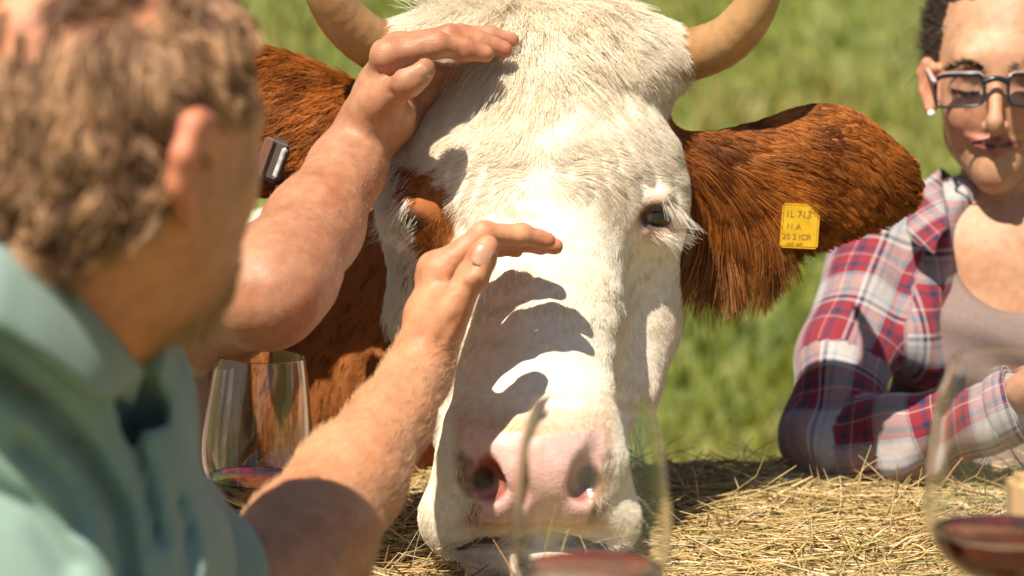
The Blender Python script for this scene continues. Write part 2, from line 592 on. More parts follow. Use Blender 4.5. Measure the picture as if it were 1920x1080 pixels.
def build_meadow():
    rng = np.random.default_rng(4)
    xs = np.concatenate([-np.geomspace(300, 6, 18), np.linspace(-5.5, 5.5, 56), np.geomspace(6, 300, 18)])
    ys = np.concatenate([-np.geomspace(60, 3, 10), np.linspace(-2, 14, 80), np.geomspace(14.5, 400, 30)])
    X, Y = np.meshgrid(xs, ys, indexing='ij')
    Z = ground_z(X, Y)
    v = np.stack([X, Y, Z], -1).reshape(-1, 3)
    nx, ny = len(xs), len(ys)
    i, j = np.meshgrid(np.arange(nx - 1), np.arange(ny - 1), indexing='ij')
    a = (i * ny + j).ravel()
    f = np.stack([a, a + ny, a + ny + 1, a + 1], -1)
    m, nt, b = new_mat("meadow soil and low grass")
    t = noise_node(nt, 6.0, 8.0, 0.7)
    r = nt.nodes.new("ShaderNodeValToRGB")
    r.color_ramp.elements[0].position = 0.3; r.color_ramp.elements[0].color = (0.05, 0.085, 0.016, 1)
    r.color_ramp.elements[1].position = 0.72; r.color_ramp.elements[1].color = (0.22, 0.22, 0.05, 1)
    nt.links.new(t.outputs[0], r.inputs[0]); nt.links.new(r.outputs[0], b.inputs["Base Color"])
    b.inputs["Roughness"].default_value = 0.9
    o = mesh_obj("ground", v, f, m)
    tag(o, "sloping green meadow behind the cow and the people", "meadow", kind="structure")
    # blades
    nb = 110000
    y = 3.5 + 11.5 * rng.random(nb) ** 1.25
    x = (rng.random(nb) * 2 - 1) * (1.2 + 0.36 * y)
    p0 = np.stack([x, y, np.zeros(nb)], -1)
    cl = fbm(p0, 2.6, 8, 3)
    keep = rng.random(nb) < np.clip(0.62 + 0.9 * cl, 0.12, 1)
    p0 = p0[keep]; cl = cl[keep]; nb = len(p0)
    p0[:, 2] = ground_z(p0[:, 0], p0[:, 1]) - 0.01
    big = np.clip(0.75 + 0.7 * fbm(p0, 1.3, 21), 0.3, 1.5)
    H = (0.07 + 0.12 * rng.random(nb)) * big
    wdt = (0.0022 + 0.0034 * rng.random(nb)) * (1 + 0.05 * p0[:, 1])
    ang = rng.random(nb) * 6.283
    lean = unit(np.stack([np.cos(ang), np.sin(ang), 0 * ang], -1)) * (0.15 + 0.6 * rng.random(nb))[:, None]
    sd = np.stack([-np.sin(ang + 0.6), np.cos(ang + 0.6), 0 * ang], -1)
    mid = p0 + H[:, None] * (np.array([0, 0, .55]) + lean * 0.25)
    tip = p0 + H[:, None] * (np.array([0, 0, .92]) + lean * 0.9)
    V = np.stack([p0 - sd * wdt[:, None], p0 + sd * wdt[:, None], mid + sd * wdt[:, None] * .8, mid - sd * wdt[:, None] * .8, tip], 1).reshape(-1, 3)
    k = np.arange(nb)[:, None] * 5
    F = np.concatenate([k + np.array([[0, 1, 2]]), k + np.array([[0, 2, 3]]), k + np.array([[3, 2, 4]])])
    c1 = np.array([0.115, 0.165, 0.010]); c2 = np.array([0.27, 0.285, 0.026]); c3 = np.array([0.44, 0.33, 0.12])
    t = np.clip(0.5 + 0.6 * fbm(p0, 1.7, 31) + 0.25 * rng.normal(size=nb), 0, 1)
    dry = np.clip(2.3 * fbm(p0, 1.6, 41) - 0.05 + 0.12 * (p0[:, 1] - 5) * 0.35 + 0.2 * rng.normal(size=nb), 0, 0.85) * (rng.random(nb) < 0.75)
    c = mixc(mixc(c1, c2, t), c3, dry)
    m, nt, b = new_mat("grass blade")
    a = attr_col(nt)
    nt.links.new(a.outputs["Color"], b.inputs["Base Color"]); b.inputs["Roughness"].default_value = 0.5
    tr = nt.nodes.new("ShaderNodeBsdfTranslucent"); nt.links.new(a.outputs["Color"], tr.inputs[0])
    mx = nt.nodes.new("ShaderNodeMixShader"); mx.inputs[0].default_value = 0.35
    nt.links.new(b.outputs[0], mx.inputs[1]); nt.links.new(tr.outputs[0], mx.inputs[2])
    nt.links.new(mx.outputs[0], nt.nodes["Material Output"].inputs[0])
    o = mesh_obj("grass", V, F, m, col=np.repeat(c, 5, 0), smooth=False)
    tag(o, "tall meadow grass covering the slope behind the cow", "grass", kind="stuff")
build_meadow()
# ------------------------------------------------------------------ the cow
CX = 1004.0
def build_cow():
    rng = np.random.default_rng(11)
    root = empty("cow", "white-faced brown cow with long horns resting its chin on the hay", "cow")
    def H(dx, y, d): return W(CX + dx, y, d)
    WHT, BRN = 1, 2
    P = []
    # neck and trunk, behind and to the side
    body = [
        rc(W(985, 380, 2.32), W(800, 640, 2.50), 0.095, 0.17, 0.06, tag=BRN),
        rc(W(800, 640, 2.50), W(520, 880, 2.95), 0.17, 0.29, 0.08, tag=BRN),
        rc(W(520, 880, 2.95), W(40, 900, 4.0), 0.29, 0.38, 0.1, tag=BRN),
        rc(W(820, 800, 2.52), W(700, 1000, 2.70), 0.13, 0.17, 0.08, tag=BRN),
    ]
    for lx, ly in ((-0.30, 2.72), (-0.02, 2.90), (-0.95, 3.75), (-0.62, 3.95)):
        body += [rc((lx, ly, 0.50), (lx - .01, ly - .02, 0.27), 0.10, 0.055, 0.08, tag=BRN),
                 rc((lx - .01, ly - .02, 0.27), (lx, ly, 0.07), 0.048, 0.036, 0.03, tag=BRN),
                 rc((lx, ly, 0.07), (lx, ly - .02, 0.03), 0.042, 0.05, 0.02, tag=BRN)]
    P += body
    head = []
    head += [rc(H(-150, 130, 2.175), H(150, 130, 2.175), 0.047, None, 0.03, tag=WHT),
             rc(H(-70, 92, 2.185), H(70, 92, 2.185), 0.034, None, 0.03, tag=WHT),
             el(H(0, 285, 2.172), (0.106, 0.115, 0.11), 0.04, CAMAX, tag=WHT),
             rc(H(-125, 330, 2.135), H(125, 330, 2.135), 0.066, None, 0.03, tag=WHT)]
    for s in (-1, 1):
        head += [rc(H(s * 150, 122, 2.17), H(s * 228, 104 if s > 0 else 90, 2.175), 0.042, 0.026, 0.03, tag=WHT),
                 rc(H(s * 170, 300, 2.14), H(s * 205, 372, 2.132), 0.030, 0.031, 0.03, tag=WHT),      # brow / orbit
                 rc(H(s * 150, 460, 2.17), H(s * 172, 600, 2.17), 0.050, 0.038, 0.06, tag=WHT),
                 rc(H(s * 172, 600, 2.17), H(s * 150, 730, 2.125), 0.037, 0.032, 0.05, tag=WHT),
                 rc(H(s * 150, 730, 2.130), H(s * 70, 880, 2.085), 0.032, 0.042, 0.03, tag=WHT),
                 rc(H(s * 90, 842, 2.005), H(s * 140, 965, 2.00), 0.033, 0.035, 0.02, tag=WHT),      # lip pads
                 rc(H(s * 50, 862, 1.982), H(s * 62, 900, 1.980), 0.050, 0.046, 0.02, tag=WHT),
                 rc(H(s * 108, 806, 1.972), H(s * 136, 865, 1.972), 0.014, 0.018, 0.02, tag=WHT)]     # nostril wing
    head += [el(H(0, 868, 1.950), (0.053, 0.033, 0.025), 0.012, CAMAX, tag=WHT)]
    head += [rc(H(0, 400, 2.112), H(0, 600, 2.062), 0.066, 0.058, 0.06, tag=WHT),
             rc(H(0, 600, 2.062), H(0, 770, 2.008), 0.058, 0.052, 0.06, tag=WHT),
             rc(H(0, 560, 2.17), H(0, 960, 2.08), 0.080, 0.055, 0.04, tag=WHT),
             el(H(10, 1052, 2.015), (0.066, 0.034, 0.055), 0.012, CAMAX, tag=WHT)]
    P += head
    ears = []
    fl = (FWD, 0.55)
    ears += chain([W(1235, 308, 2.185), W(1325, 330, 2.19), W(1425, 335, 2.195), W(1550, 318, 2.20), W(1645, 335, 2.20)],
                  [0.028, 0.020, 0.030, 0.046, 0.030], 0.03, fl, BRN)
    ears += chain([W(770, 300, 2.185), W(690, 290, 2.20), W(600, 245, 2.22), W(480, 225, 2.23), W(390, 260, 2.22)],
                  [0.030, 0.028, 0.040, 0.052, 0.034], 0.03, fl, BRN)
    P += ears
    cuts = []
    for s in (-1, 1):
        # nostrils: a slanted comma
        cuts += [rc(H(s * 121, 846, 1.918), H(s * 92, 908, 1.934), 0.013, 0.0165, 0.007, op='s'),
                 rc(H(s * 124, 806, 1.935), H(s * 122, 850, 1.928), 0.004, 0.011, 0.008, op='s'),
                 # eye opening
                 el(H(s * 220, 404, 2.098), (0.0205, 0.0165, 0.03), 0.005, axes(roll=-12 * s), op='s')]
    cuts += [rc(H(-165, 1020, 1.985), H(0, 1008, 1.966), 0.005, 0.0045, 0.008, op='s'),
             rc(H(0, 1008, 1.966), H(165, 1018, 1.985), 0.0045, 0.005, 0.008, op='s')]
    P += cuts
    lids = []
    for s in (-1, 1):
        ptu = [H(s * 184, 402, 2.090), H(s * 205, 378, 2.087), H(s * 232, 372, 2.091), H(s * 256, 392, 2.108), H(s * 262, 412, 2.118)]
        ptl = [H(s * 184, 408, 2.090), H(s * 204, 432, 2.092), H(s * 234, 438, 2.098), H(s * 260, 416, 2.118)]
        lids += chain(ptu, [0.004, 0.0075, 0.0085, 0.008, 0.005], 0.008, tag=WHT)
        lids += chain(ptl, [0.004, 0.0055, 0.0055, 0.004], 0.008, tag=WHT)
    # the half-closed left eye
    lids += chain([H(-184, 402, 2.085), H(-215, 396, 2.083), H(-245, 402, 2.095)], [0.008, 0.010, 0.008], 0.008, tag=WHT)
    P += lids

    def disp(p):
        x, y, d = inv(p)
        # hanging folds of the dewlap, shallow lines over the eyes
        m = sstep(2.24, 2.34, d) * sstep(620, 700, y + 0.3 * (x - 700)) * sstep(560, 640, x)
        fold = np.sin(p[:, 0] * 190 + 1.2 * vnoise(p, 7, 3) + p[:, 2] * 8)
        dv = 0.0055 * m * fold
        f = sstep(2.22, 2.12, d)
        dv = dv + f * 0.0025 * fbm(p, 30, 9)
        # furrows above each eye
        for s in (-1, 1):
            q = p - H(s * 150, 300, 2.07)
            r = np.linalg.norm(q, axis=-1)
            w = np.exp(-(r / 0.05) ** 2) * f
            dv = dv + w * 0.0010 * np.sin((q @ RGT) * s * 420 + (q @ UPV) * 160)
        return dv
    def warp(g):
        w = g.copy(); st = np.ones(len(g))
        b = g[:, 1] > 2.42; w[b, 1] = 2.42 + (g[b, 1] - 2.42) * 3.0; st[b] = 3.0
        b = g[:, 2] < 0.78; w[b, 2] = 0.78 + (g[b, 2] - 0.78) * 3.0; st[b] = 3.0
        b = g[:, 0] < -0.28; w[b, 0] = -0.28 + (g[b, 0] + 0.28) * 3.0; st[b] = 3.0
        return w, st
    v, q = polygonise(P, 0.0042, disp, lo=(-0.75, 1.85, 0.40), hi=(0.6, 3.1, 1.3), warp=warp)
    v = relax(v, q, 1)
    nrm = vnormals(v, q)

    # coat colours by which mass a point belongs to
    dh = np.min([d_prim(k, v) for k in head + lids], 0)
    de = np.min([d_prim(k, v) for k in ears], 0)
    db = np.min([d_prim(k, v) for k in body], 0)
    white = np.array([0.80, 0.71, 0.58]); brown = np.array([0.32, 0.10, 0.018]); pink = np.array([0.74, 0.45, 0.40])
    dark = np.array([0.05, 0.028, 0.02])
    nz = fbm(v, 70, 2) * 0.008
    def coat(p, dh, de, db):
        nz = fbm(p, 70, 2) * 0.006
        isb = sstep(-0.003, 0.003, dh - np.minimum(de, db) + nz)
        patch = np.linalg.norm((p - H(-210, 405, 2.095)) * np.array([1.0, 0.6, 0.72]), axis=-1) + nz * 1.3
        patch2 = np.linalg.norm((p - H(-238, 480, 2.12)) * np.array([1.25, 0.5, 0.75]), axis=-1) + nz
        rim = sstep(0.0, 0.012, (CX - 246 - inv(p)[0]) * 0.00046 + 0.0 + nz)     # white fringe outside the patch
        isb = np.maximum(isb, np.maximum(sstep(0.036, 0.031, patch), sstep(0.030, 0.025, patch2)) * (1 - rim))
        # white ridge along the trunk
        ridge = sstep(0.93, 0.97, p[:, 2] + nz * 2) * sstep(2.6, 2.7, p[:, 1])
        return isb * (1 - ridge)
    isb = coat(v, dh, de, db)
    col = mixc(white, brown, isb)
    x, y, d = inv(v)
    # bare pink nose
    hx = (v[:, 0] - H(0, 0, 1.95)[0]); hz = v[:, 2] - H(0, 880, 1.94)[2]
    hw = 0.056 - 0.004 * np.clip(-hz / 0.03, 0, 1) - 0.010 * np.exp(-((hz + 0.03) / 0.012) ** 2)
    nose = sstep(0.003, -0.002, np.abs(hx) - hw + nz * 0.3) * sstep(0.036, 0.031, hz + nz * .3 + 0.002) * sstep(-0.046, -0.041, hz + nz * .4) * (d < 1.99)
    # the thin-haired skin round the nose and by the mouth
    ring = sstep(0.012, 0.0, np.abs(hx) - hw - 0.004) * sstep(0.055, 0.035, hz) * sstep(-0.06, -0.045, hz) * (d < 2.0)
    col = mixc(col, np.array([0.60, 0.33, 0.18]), 0.85 * ring * (1 - nose))
    col = mixc(col, pink, nose)
    for s in (-1, 1):
        # dark bristly crust beside the nostrils
        for (cx, cy, rr) in ((136, 862, .011), (130, 890, .012), (122, 918, .011), (118, 945, .010), (116, 970, .009)):
            dd = np.linalg.norm((v - H(s * cx, cy, 1.95)) * np.array([1, .35, 1]), axis=-1) + nz * 1.1
            col = mixc(col, np.array([0.20, 0.11, 0.05]), (0.85 if s < 0 else 0.7) * sstep(rr, rr * .45, dd))
        nd = np.minimum(d_prim(cuts[0 if s < 0 else 3], v), d_prim(cuts[1 if s < 0 else 4], v))
        col = mixc(col, np.array([0.30, 0.075, 0.05]), sstep(0.002, -0.001, nd) * (d < 1.97))
        nd2 = np.linalg.norm(v - H(s * 100, 890, 1.955), axis=-1)
        col = mixc(col, dark, sstep(0.017, 0.010, nd2))
        e = np.linalg.norm((v - H(s * 222, 404, 2.095)) * np.array([1, .6, 1]), axis=-1)
        col = mixc(col, np.array([0.62, 0.36, 0.26]), 0.75 * sstep(0.026, 0.017, e) * (1 - (isb if s < 0 else 0 * isb)))
        col = mixc(col, dark, 0.9 * sstep(0.018, 0.013, e))
    lip = np.minimum(d_prim(cuts[6], v), d_prim(cuts[7], v))
    col = mixc(col, np.array([0.09, 0.05, 0.03]), 0.95 * sstep(0.0025, 0.0, lip) * (d < 2.03))
    m, nt, b = new_mat("cow hide and nose")
    a = attr_col(nt)
    nt.links.new(mul_noise(nt, a.outputs["Color"], 120, 0.88, 1.1), b.inputs["Base Color"])
    wr = nt.nodes.new("ShaderNodeAttribute"); wr.attribute_name = "Wrap"
    sx = nt.nodes.new("ShaderNodeSeparateXYZ"); nt.links.new(wr.outputs["Vector"], sx.inputs[0])
    rg = nt.nodes.new("ShaderNodeMapRange"); rg.inputs[3].default_value = 0.85; rg.inputs[4].default_value = 0.27
    nt.links.new(sx.outputs[0], rg.inputs[0]); nt.links.new(rg.outputs[0], b.inputs["Roughness"])
    b.inputs["Subsurface Weight"].default_value = 0.1
    b.inputs["Subsurface Radius"].default_value = (1, .5, .35); b.inputs["Subsurface Scale"].default_value = 0.006
    vo = nt.nodes.new("ShaderNodeTexVoronoi"); vo.inputs["Scale"].default_value = 330.0
    g = nt.nodes.new("ShaderNodeNewGeometry"); nt.links.new(g.outputs["Position"], vo.inputs["Vector"])
    bump_from(nt, b, vo.outputs["Distance"], 0.3, 0.0010)
    mesh_obj("body", v, q, m, root, col=col, uv=np.stack([nose, nose], -1))

    # ---------------- fur
    fm = mat_hair("cow fur", 0.5, 0.25, 0.35)
    whorl = H(8, 365, 2.05)
    vis = (d < 2.35)
    bald = np.clip(nose + 0.75 * ring, 0, 1)
    for s in (-1, 1):
        e = np.linalg.norm((v - H(s * 224, 405, 2.09)) * np.array([1, .5, 1]), axis=-1)
        bald = np.maximum(bald, sstep(0.023, 0.017, e))
        bald = np.maximum(bald, (np.minimum(d_prim(cuts[0 if s < 0 else 3], v), d_prim(cuts[1 if s < 0 else 4], v)) < 0.001) * 1.0)
    face = (dh < np.minimum(de, db)) * 1.0
    wgt = face * (1 - bald) * (nrm @ FWD < 0.55)
    n = 150000
    p, nn = scatter(v, q, n, wgt, rng)
    px, py, pd = inv(p)
    q_ = p - whorl
    g = q_ / (np.linalg.norm(q_, axis=1, keepdims=True) + 0.03)
    low = sstep(330, 460, py)
    g = g * (1 - 0.75 * low)[:, None] + np.array([0, -0.25, -1.0]) * (0.95 * low)[:, None]
    g = g + np.array([1, 0, 0]) * (0.5 * np.sign(px - CX) * low * sstep(60, 200, np.abs(px - CX)))[:, None]
    up = sstep(330, 180, py)                       # forehead: brushed outwards and down from the poll
    g = g * (1 - up)[:, None] + (np.array([0, -.2, -.55]) + RGT * ((px - CX) / 170)[:, None]) * up[:, None]
    g = unit(g + np.array([0, 0, -0.35])) + 0.42 * nvec(p, 26, 7) + 0.18 * nvec(p, 75, 8)
    L = 0.009 + 0.006 * sstep(420, 250, py) + 0.003 * sstep(700, 500, py) + 0.008 * sstep(170, 110, py)
    L = L * (1 - 0.45 * sstep(0.02, 0.0, np.linalg.norm((p - H(222, 404, 2.09)), axis=-1) - 0.02))
    lift = 0.13 + 0.05 * sstep(380, 120, py) + 0.10 * (0.5 + 0.5 * vnoise(p, 45, 3))
    S = strands(p, nn, g, L, lift, 5, rng=rng, wob=0.15)
    S = clump(S, 16000, 0.38, rng)
    dh2 = np.min([d_prim(k, p) for k in head + lids], 0); de2 = np.min([d_prim(k, p) for k in ears], 0); db2 = np.min([d_prim(k, p) for k in body], 0)
    ib = coat(p, dh2, de2, db2)
    tone = np.clip(0.5 + 0.35 * rng.normal(size=n) + 0.5 * fbm(p, 40, 12), 0, 1)
    cw = mixc(np.array([0.84, 0.73, 0.57]), np.array([0.93, 0.88, 0.79]), tone)
    cb = mixc(np.array([0.30, 0.105, 0.022]), np.array([0.60, 0.27, 0.075]), tone)
    c = mixc(cw, cb, ib)
    hair_obj("facial_fur", S, 0.00025, c, fm, root)["kind"] = "stuff"
    # poll tuft: long wavy locks falling forward over the forehead
    wt = face * sstep(165, 80, y) * (np.abs(x - CX) < 285) * (d < 2.3)
    n = 7000
    p, nn = scatter(v, q, n, wt, rng)
    px, py, pd = inv(p)
    g = np.array([0, -.55, -.45]) + RGT * ((px - CX) / 190)[:, None] + 0.75 * nvec(p, 20, 17) + 0.3 * nvec(p, 60, 18)
    S = strands(p, nn, g, (0.030 + 0.030 * (0.5 + 0.5 * vnoise(p, 30, 5))) * (1 - .68 * sstep(110, 230, np.abs(px - CX))), 0.36, 9, curl=0.25, droop=0.12, rng=rng, wob=0.22, bend=0.75)
    S = clump(S, 420, 0.65, rng, 0.9)
    tone = np.clip(0.5 + 0.3 * rng.normal(size=n) + 0.5 * fbm(p, 45, 12), 0, 1)
    hair_obj("forelock", S, 0.00028, mixc(np.array([0.80, 0.67, 0.48]), np.array([0.93, 0.88, 0.78]), tone), fm, root)["kind"] = "stuff"
    # white fringe outside the dark eye
    wt = face * sstep(0.05, 0.03, np.linalg.norm((v - H(-262, 440, 2.13)) * np.array([1.6, .6, .55]), axis=-1))
    n = 2600
    p, nn = scatter(v, q, n, wt + 1e-9 * face, rng)
    S = clump(strands(p, nn, np.array([-.55, -.2, -.8]) + .3 * nvec(p, 40, 7), 0.020, 0.5, 6, rng=rng, wob=.2), 300, .5, rng)
    hair_obj("cheek_fringe", S, 0.00024, np.tile([0.90, 0.85, 0.76], (n, 1)), fm, root)["kind"] = "stuff"
    # upright wisps on the very top
    wt = face * sstep(60, 25, y) * (np.abs(x - 900) < 90)
    n = 420
    p, nn = scatter(v, q, n, wt + 1e-9 * face, rng)
    g = np.array([-0.6, -.2, .9]) + 0.6 * nvec(p, 40, 27)
    S = strands(p, nn, g, 0.05, 1.3, 8, curl=0.2, rng=rng, wob=0.35, bend=0.35)
    hair_obj("poll_wisps", S, 0.0003, np.tile([0.88, 0.82, 0.68], (n, 1)), fm, root)["kind"] = "stuff"
    # ears
    isear = (de < dh) & (de < db)
    for s, nm in ((1, "ear_hair"), (-1, "ear_hair")):
        wt = isear * ((x > CX) if s > 0 else (x < CX))
        n = 36000 if s > 0 else 15000
        p, nn = scatter(v, q, n, wt * (nrm @ FWD < 0.75), rng)
        px, py, pd = inv(p)
        if s > 0:
            t = sstep(1240, 1700, px)
            low = sstep(270, 430, py)
            g = RGT * (0.45 + 0.75 * t)[:, None] + np.array([0, -.15, -1]) * (1.5 - 1.0 * t)[:, None] * (0.45 + 0.75 * low)[:, None]
            g = g + 0.75 * nvec(p, 17, 37) + 0.2 * nvec(p, 60, 38)
            hang = sstep(350, 400, py) * sstep(1250, 1290, px) * sstep(1450, 1400, px)
            L = (0.022 + 0.020 * sstep(230, 330, py)) * (1 - 0.50 * sstep(1430, 1560, px)) * (1 - .10 * sstep(290, 230, py)) + 0.055 * hang * (0.6 + 0.4 * vnoise(p, 30, 3))
            S = strands(p, nn, g, L, 0.42 + 0.2 * vnoise(p, 30, 4), 9, droop=0.25 + 0.9 * 0, rng=rng, wob=0.16, bend=0.75)
            S[..., 0] -= (hang[:, None] * np.linspace(0, 1, 9) ** 2 * 0.02)
            S[..., 2] -= (hang[:, None] * np.linspace(0, 1, 9) ** 2 * 0.03)
            S = clump(S, 900, 0.72, rng, 0.8)
        else:
            g = -RGT * 0.9 + np.array([0, -.1, -.45]) + 0.4 * nvec(p, 22, 37)
            S = clump(strands(p, nn, g, 0.020, 0.3, 5, rng=rng, wob=0.2), 900, .6, rng)
        tone = np.clip(0.40 + 0.24 * rng.normal(size=n) + 0.75 * fbm(p, 34, 15), 0, 1)
        c = mixc(np.array([0.115, 0.026, 0.004]), np.array([0.66, 0.235, 0.042]), tone)
        if s > 0:
            c = mixc(c, np.array([0.60, 0.34, 0.13]), 0.5 * hang * (rng.random(n) < 0.5))
        hair_obj(nm, S, 0.00036, c, fm, root)["kind"] = "stuff"
    # neck and trunk
    wt = ((db < dh) & (db < de)) * (nrm @ FWD < 0.3) * (y < 1100) * (x > -100)
    n = 26000
    p, nn = scatter(v, q, n, wt, rng)
    g = np.array([-.6, .2, -1.0]) + 0.4 * nvec(p, 10, 37)
    S = strands(p, nn, g, 0.016, 0.25, 4, rng=rng, wob=0.2)
    tone = np.clip(0.45 + 0.25 * rng.normal(size=n) + 0.5 * fbm(p, 20, 15), 0, 1)
    ib = coat(p, np.full(n, 1.0), np.full(n, 1.0), np.zeros(n))
    c = mixc(cw[:1], mixc(np.array([0.16, 0.045, 0.008]), np.array([0.46, 0.17, 0.036]), tone), ib)
    hair_obj("body_fur", S, 0.0006, c, fm, root)["kind"] = "stuff"

    # ---------------- eyes with lashes
    em, nt, b = new_mat("cow eye")
    a = attr_col(nt); nt.links.new(a.outputs["Color"], b.inputs["Base Color"])
    b.inputs["Roughness"].default_value = 0.06; b.inputs["Coat Weight"].default_value = 1.0
    for s in (-1, 1):
        c0 = H(s * 221, 405, 2.114)
        look = unit(np.array([s * 0.55, -1.0, 0.02]))
        ev, eq = polygonise([el(c0, (0.0205, 0.0205, 0.0205), 0.001)], 0.0016)
        dv = unit(ev - c0)
        ang = np.arccos(np.clip(dv @ look, -1, 1))
        ec = mixc(np.array([0.008, 0.006, 0.006]), np.array([0.045, 0.022, 0.012]), sstep(0.30, 0.42, ang))
        ec = mixc(ec, np.array([0.40, 0.22, 0.19]), sstep(0.62, 0.70, ang))
        mesh_obj("eye", ev, eq, em, root, col=ec)
        for up in (1, 0):
            nl = 90 if up else 50
            t = rng.random(nl)
            if up:
                base = spline([H(s * 234, 370, 2.084), H(s * 250, 380, 2.094), H(s * 264, 400, 2.112)], 60)
                dr = np.array([s * 0.8, -.25, -.55])
            else:
                base = spline([H(s * 218, 438, 2.090), H(s * 240, 438, 2.094), H(s * 256, 430, 2.106)], 60)
                dr = np.array([s * 0.9, -.25, -.35])
            p = base[(t * 59).astype(int)] + rng.normal(0, .0016, (nl, 3))
            out = unit(np.tile(dr, (nl, 1)) + rng.normal(0, .16, (nl, 3)) + (t[:, None] - .5) * np.array([s * .5, 0, .2]))
            Ls = (0.016 + 0.012 * t) * (0.6 + .6 * rng.random(nl))
            m_ = 6
            S = p[:, None] + out[:, None] * (Ls[:, None] * np.linspace(0, 1, m_))[..., None]
            S[..., 2] -= (np.linspace(0, 1, m_) ** 2 * 0.009) * (1 if up else .3)
            hair_obj("eyelash", S, 0.00021, np.tile([0.90, 0.84, 0.74], (nl, 1)), fm, root)["kind"] = "stuff"
    # ---------------- whiskers
    nl = 46
    p, nn = scatter(v, q, nl, face * sstep(900, 960, y) * (1 - nose) * (nrm @ FWD < 0.2), rng)
    S = strands(p, nn, np.array([0, -.3, -.6]) + RGT * np.sign(p[:, :1] - W(CX, 900, 2)[0]) * 0.9, 0.045, 0.9, 7, rng=rng, wob=.3, bend=.3)
    hair_obj("whiskers", S, 0.0002, np.tile([0.85, 0.78, 0.66], (nl, 1)), fm, root)["kind"] = "stuff"

    # ---------------- horns
    hm, nt, b = new_mat("horn")
    a = attr_col(nt)
    t = noise_node(nt, 60, 6, .6)
    nt.links.new(mul_noise(nt, a.outputs["Color"], 45, .8, 1.12), b.inputs["Base Color"])
    b.inputs["Roughness"].default_value = 0.38
    bump_from(nt, b, t.outputs[0], 0.5, 0.002)
    for pts, rs in (([(1248, 112, 2.175), (1305, 100, 2.17), (1365, 74, 2.15), (1412, 20, 2.13), (1436, -50, 2.12), (1430, -140, 2.13), (1395, -215, 2.15)], [.024, .0235, .022, .0195, .016, .010, .003]),
                    ([(765, 90, 2.175), (705, 84, 2.17), (650, 42, 2.15), (612, -15, 2.13), (590, -80, 2.12), (592, -160, 2.13), (622, -230, 2.15)], [.024, .0235, .022, .0195, .016, .010, .003])):
        q_ = spline([list(W(*p_)) + [r_] for p_, r_ in zip(pts, rs)], 60)
        hv, hf, hu = tube(q_[:, :3], np.maximum(q_[:, 3], .001) + 0.0002 * np.sin(np.arange(60) * 1.9) * (np.arange(60) < 28), 28)
        t = hu[:, 0] / hu[:, 0].max()
        hc = mixc(np.array([0.30, 0.135, 0.045]), np.array([0.42, 0.235, 0.10]), sstep(0.05, 0.3, t))
        hc = hc * (1 - 0.26 * (0.35 * sstep(0.5, 0.1, t) * np.clip(np.sin(t * 70 + 9 * vnoise(hv, 30, 3)), 0, 1) + 0.6 * np.clip(fbm(hv, 90, 8), 0, 1)))[:, None]
        hc = mixc(hc, np.array([0.07, 0.05, 0.04]), sstep(0.72, 0.95, t))
        mesh_obj("horn", hv, hf, hm, root, col=hc)
    return root, (v, q)
cow, cow_mesh = build_cow()
# ------------------------------------------------------------------ people
def Wl(*pts): return [W(*p) for p in pts]

def hand_prims(wrist, fingers, thumb, wr=0.024, flat=None):
    """wrist point; fingers = list of (MCP, PIP, DIP, TIP, scale); thumb = (CMC, MCP, IP, TIP)"""
    palm = []
    for f in fingers:
        palm += [rc(wrist + 0.25 * (f[0] - wrist), f[0], 0.0150, 0.0118 * f[4], 0.014)]
    for a, b in zip(fingers[:-1], fingers[1:]):
        palm += [rc(0.5 * (a[0] + wrist), 0.5 * (b[0] + wrist), 0.0135, None, 0.014), rc(a[0], b[0], 0.0105, None, 0.010)]
    c, m, i, t = thumb
    palm += [rc(c, m, 0.0185, 0.0140, 0.016), rc(0.5 * (c + m), 0.55 * fingers[0][0] + 0.45 * wrist, 0.012, 0.011, 0.02)]
    fs = []
    for a, b, cc, d, s in fingers:
        fs.append(grp([rc(a, b, 0.0114 * s, 0.0099 * s, 0.004), rc(b, cc, 0.0097 * s, 0.0084 * s, 0.004), rc(cc, d, 0.0084 * s, 0.0070 * s, 0.004),
                       el(b + 0.0, (0.0104 * s,) * 3, 0.004), el(cc, (0.0088 * s,) * 3, 0.004)], 0.0015))
    out = [grp(palm, 0.012)]
    th = grp([rc(m, i, 0.0138, 0.0118, 0.005), rc(i, t, 0.0118, 0.0092, 0.005), el(i, (0.0127,) * 3, 0.005),
              el(0.45 * i + 0.55 * t, (0.0122, 0.0122, 0.0122), 0.005)], 0.008)
    return out + [grp(fs, 0.006), th]

def nail(parent, tip, axis, up, w, l, mat):
    """a curved plate lying on the finger end: axis towards the tip, up out of the nail"""
    axis = unit(axis); up = unit(up - axis * (up @ axis)); sd = np.cross(axis, up)
    nu, nv = 9, 9
    V = []
    for i in range(nu):
        for j in range(nv):
            a = i / (nu - 1) * 2 - 1; b = j / (nv - 1) * 2 - 1
            k = math.sqrt(max(0, 1 - 0.22 * a * a)) if True else 1
            bb = b * (1 - 0.25 * a * a)
            V.append(tip - up * 0.0007 + sd * (a * w * 0.5 * (1 - 0.14 * max(0, -b))) + axis * (bb * l * 0.5) - up * (0.34 * w * a * a * 0.5 + 0.0012 * max(0, b) ** 2))
    F = [[i * nv + j, i * nv + j + 1, (i + 1) * nv + j + 1, (i + 1) * nv + j] for i in range(nu - 1) for j in range(nv - 1)]
    o = mesh_obj("fingernail", np.array(V), F, mat, parent)
    md = o.modifiers.new("thick", 'SOLIDIFY'); md.thickness = 0.0009
    return o

SKIN = mat_skin("skin")
NAIL = mat_plain("fingernail", (0.50, 0.26, 0.17), 0.35, 200, .92, 1.06, spec=0.5)
EYE = mat_vcol("human eye", 0.1, 400, .95, 1.05, spec=.6)
HAIRMAT = mat_hair("human hair", 0.4, 0.4)

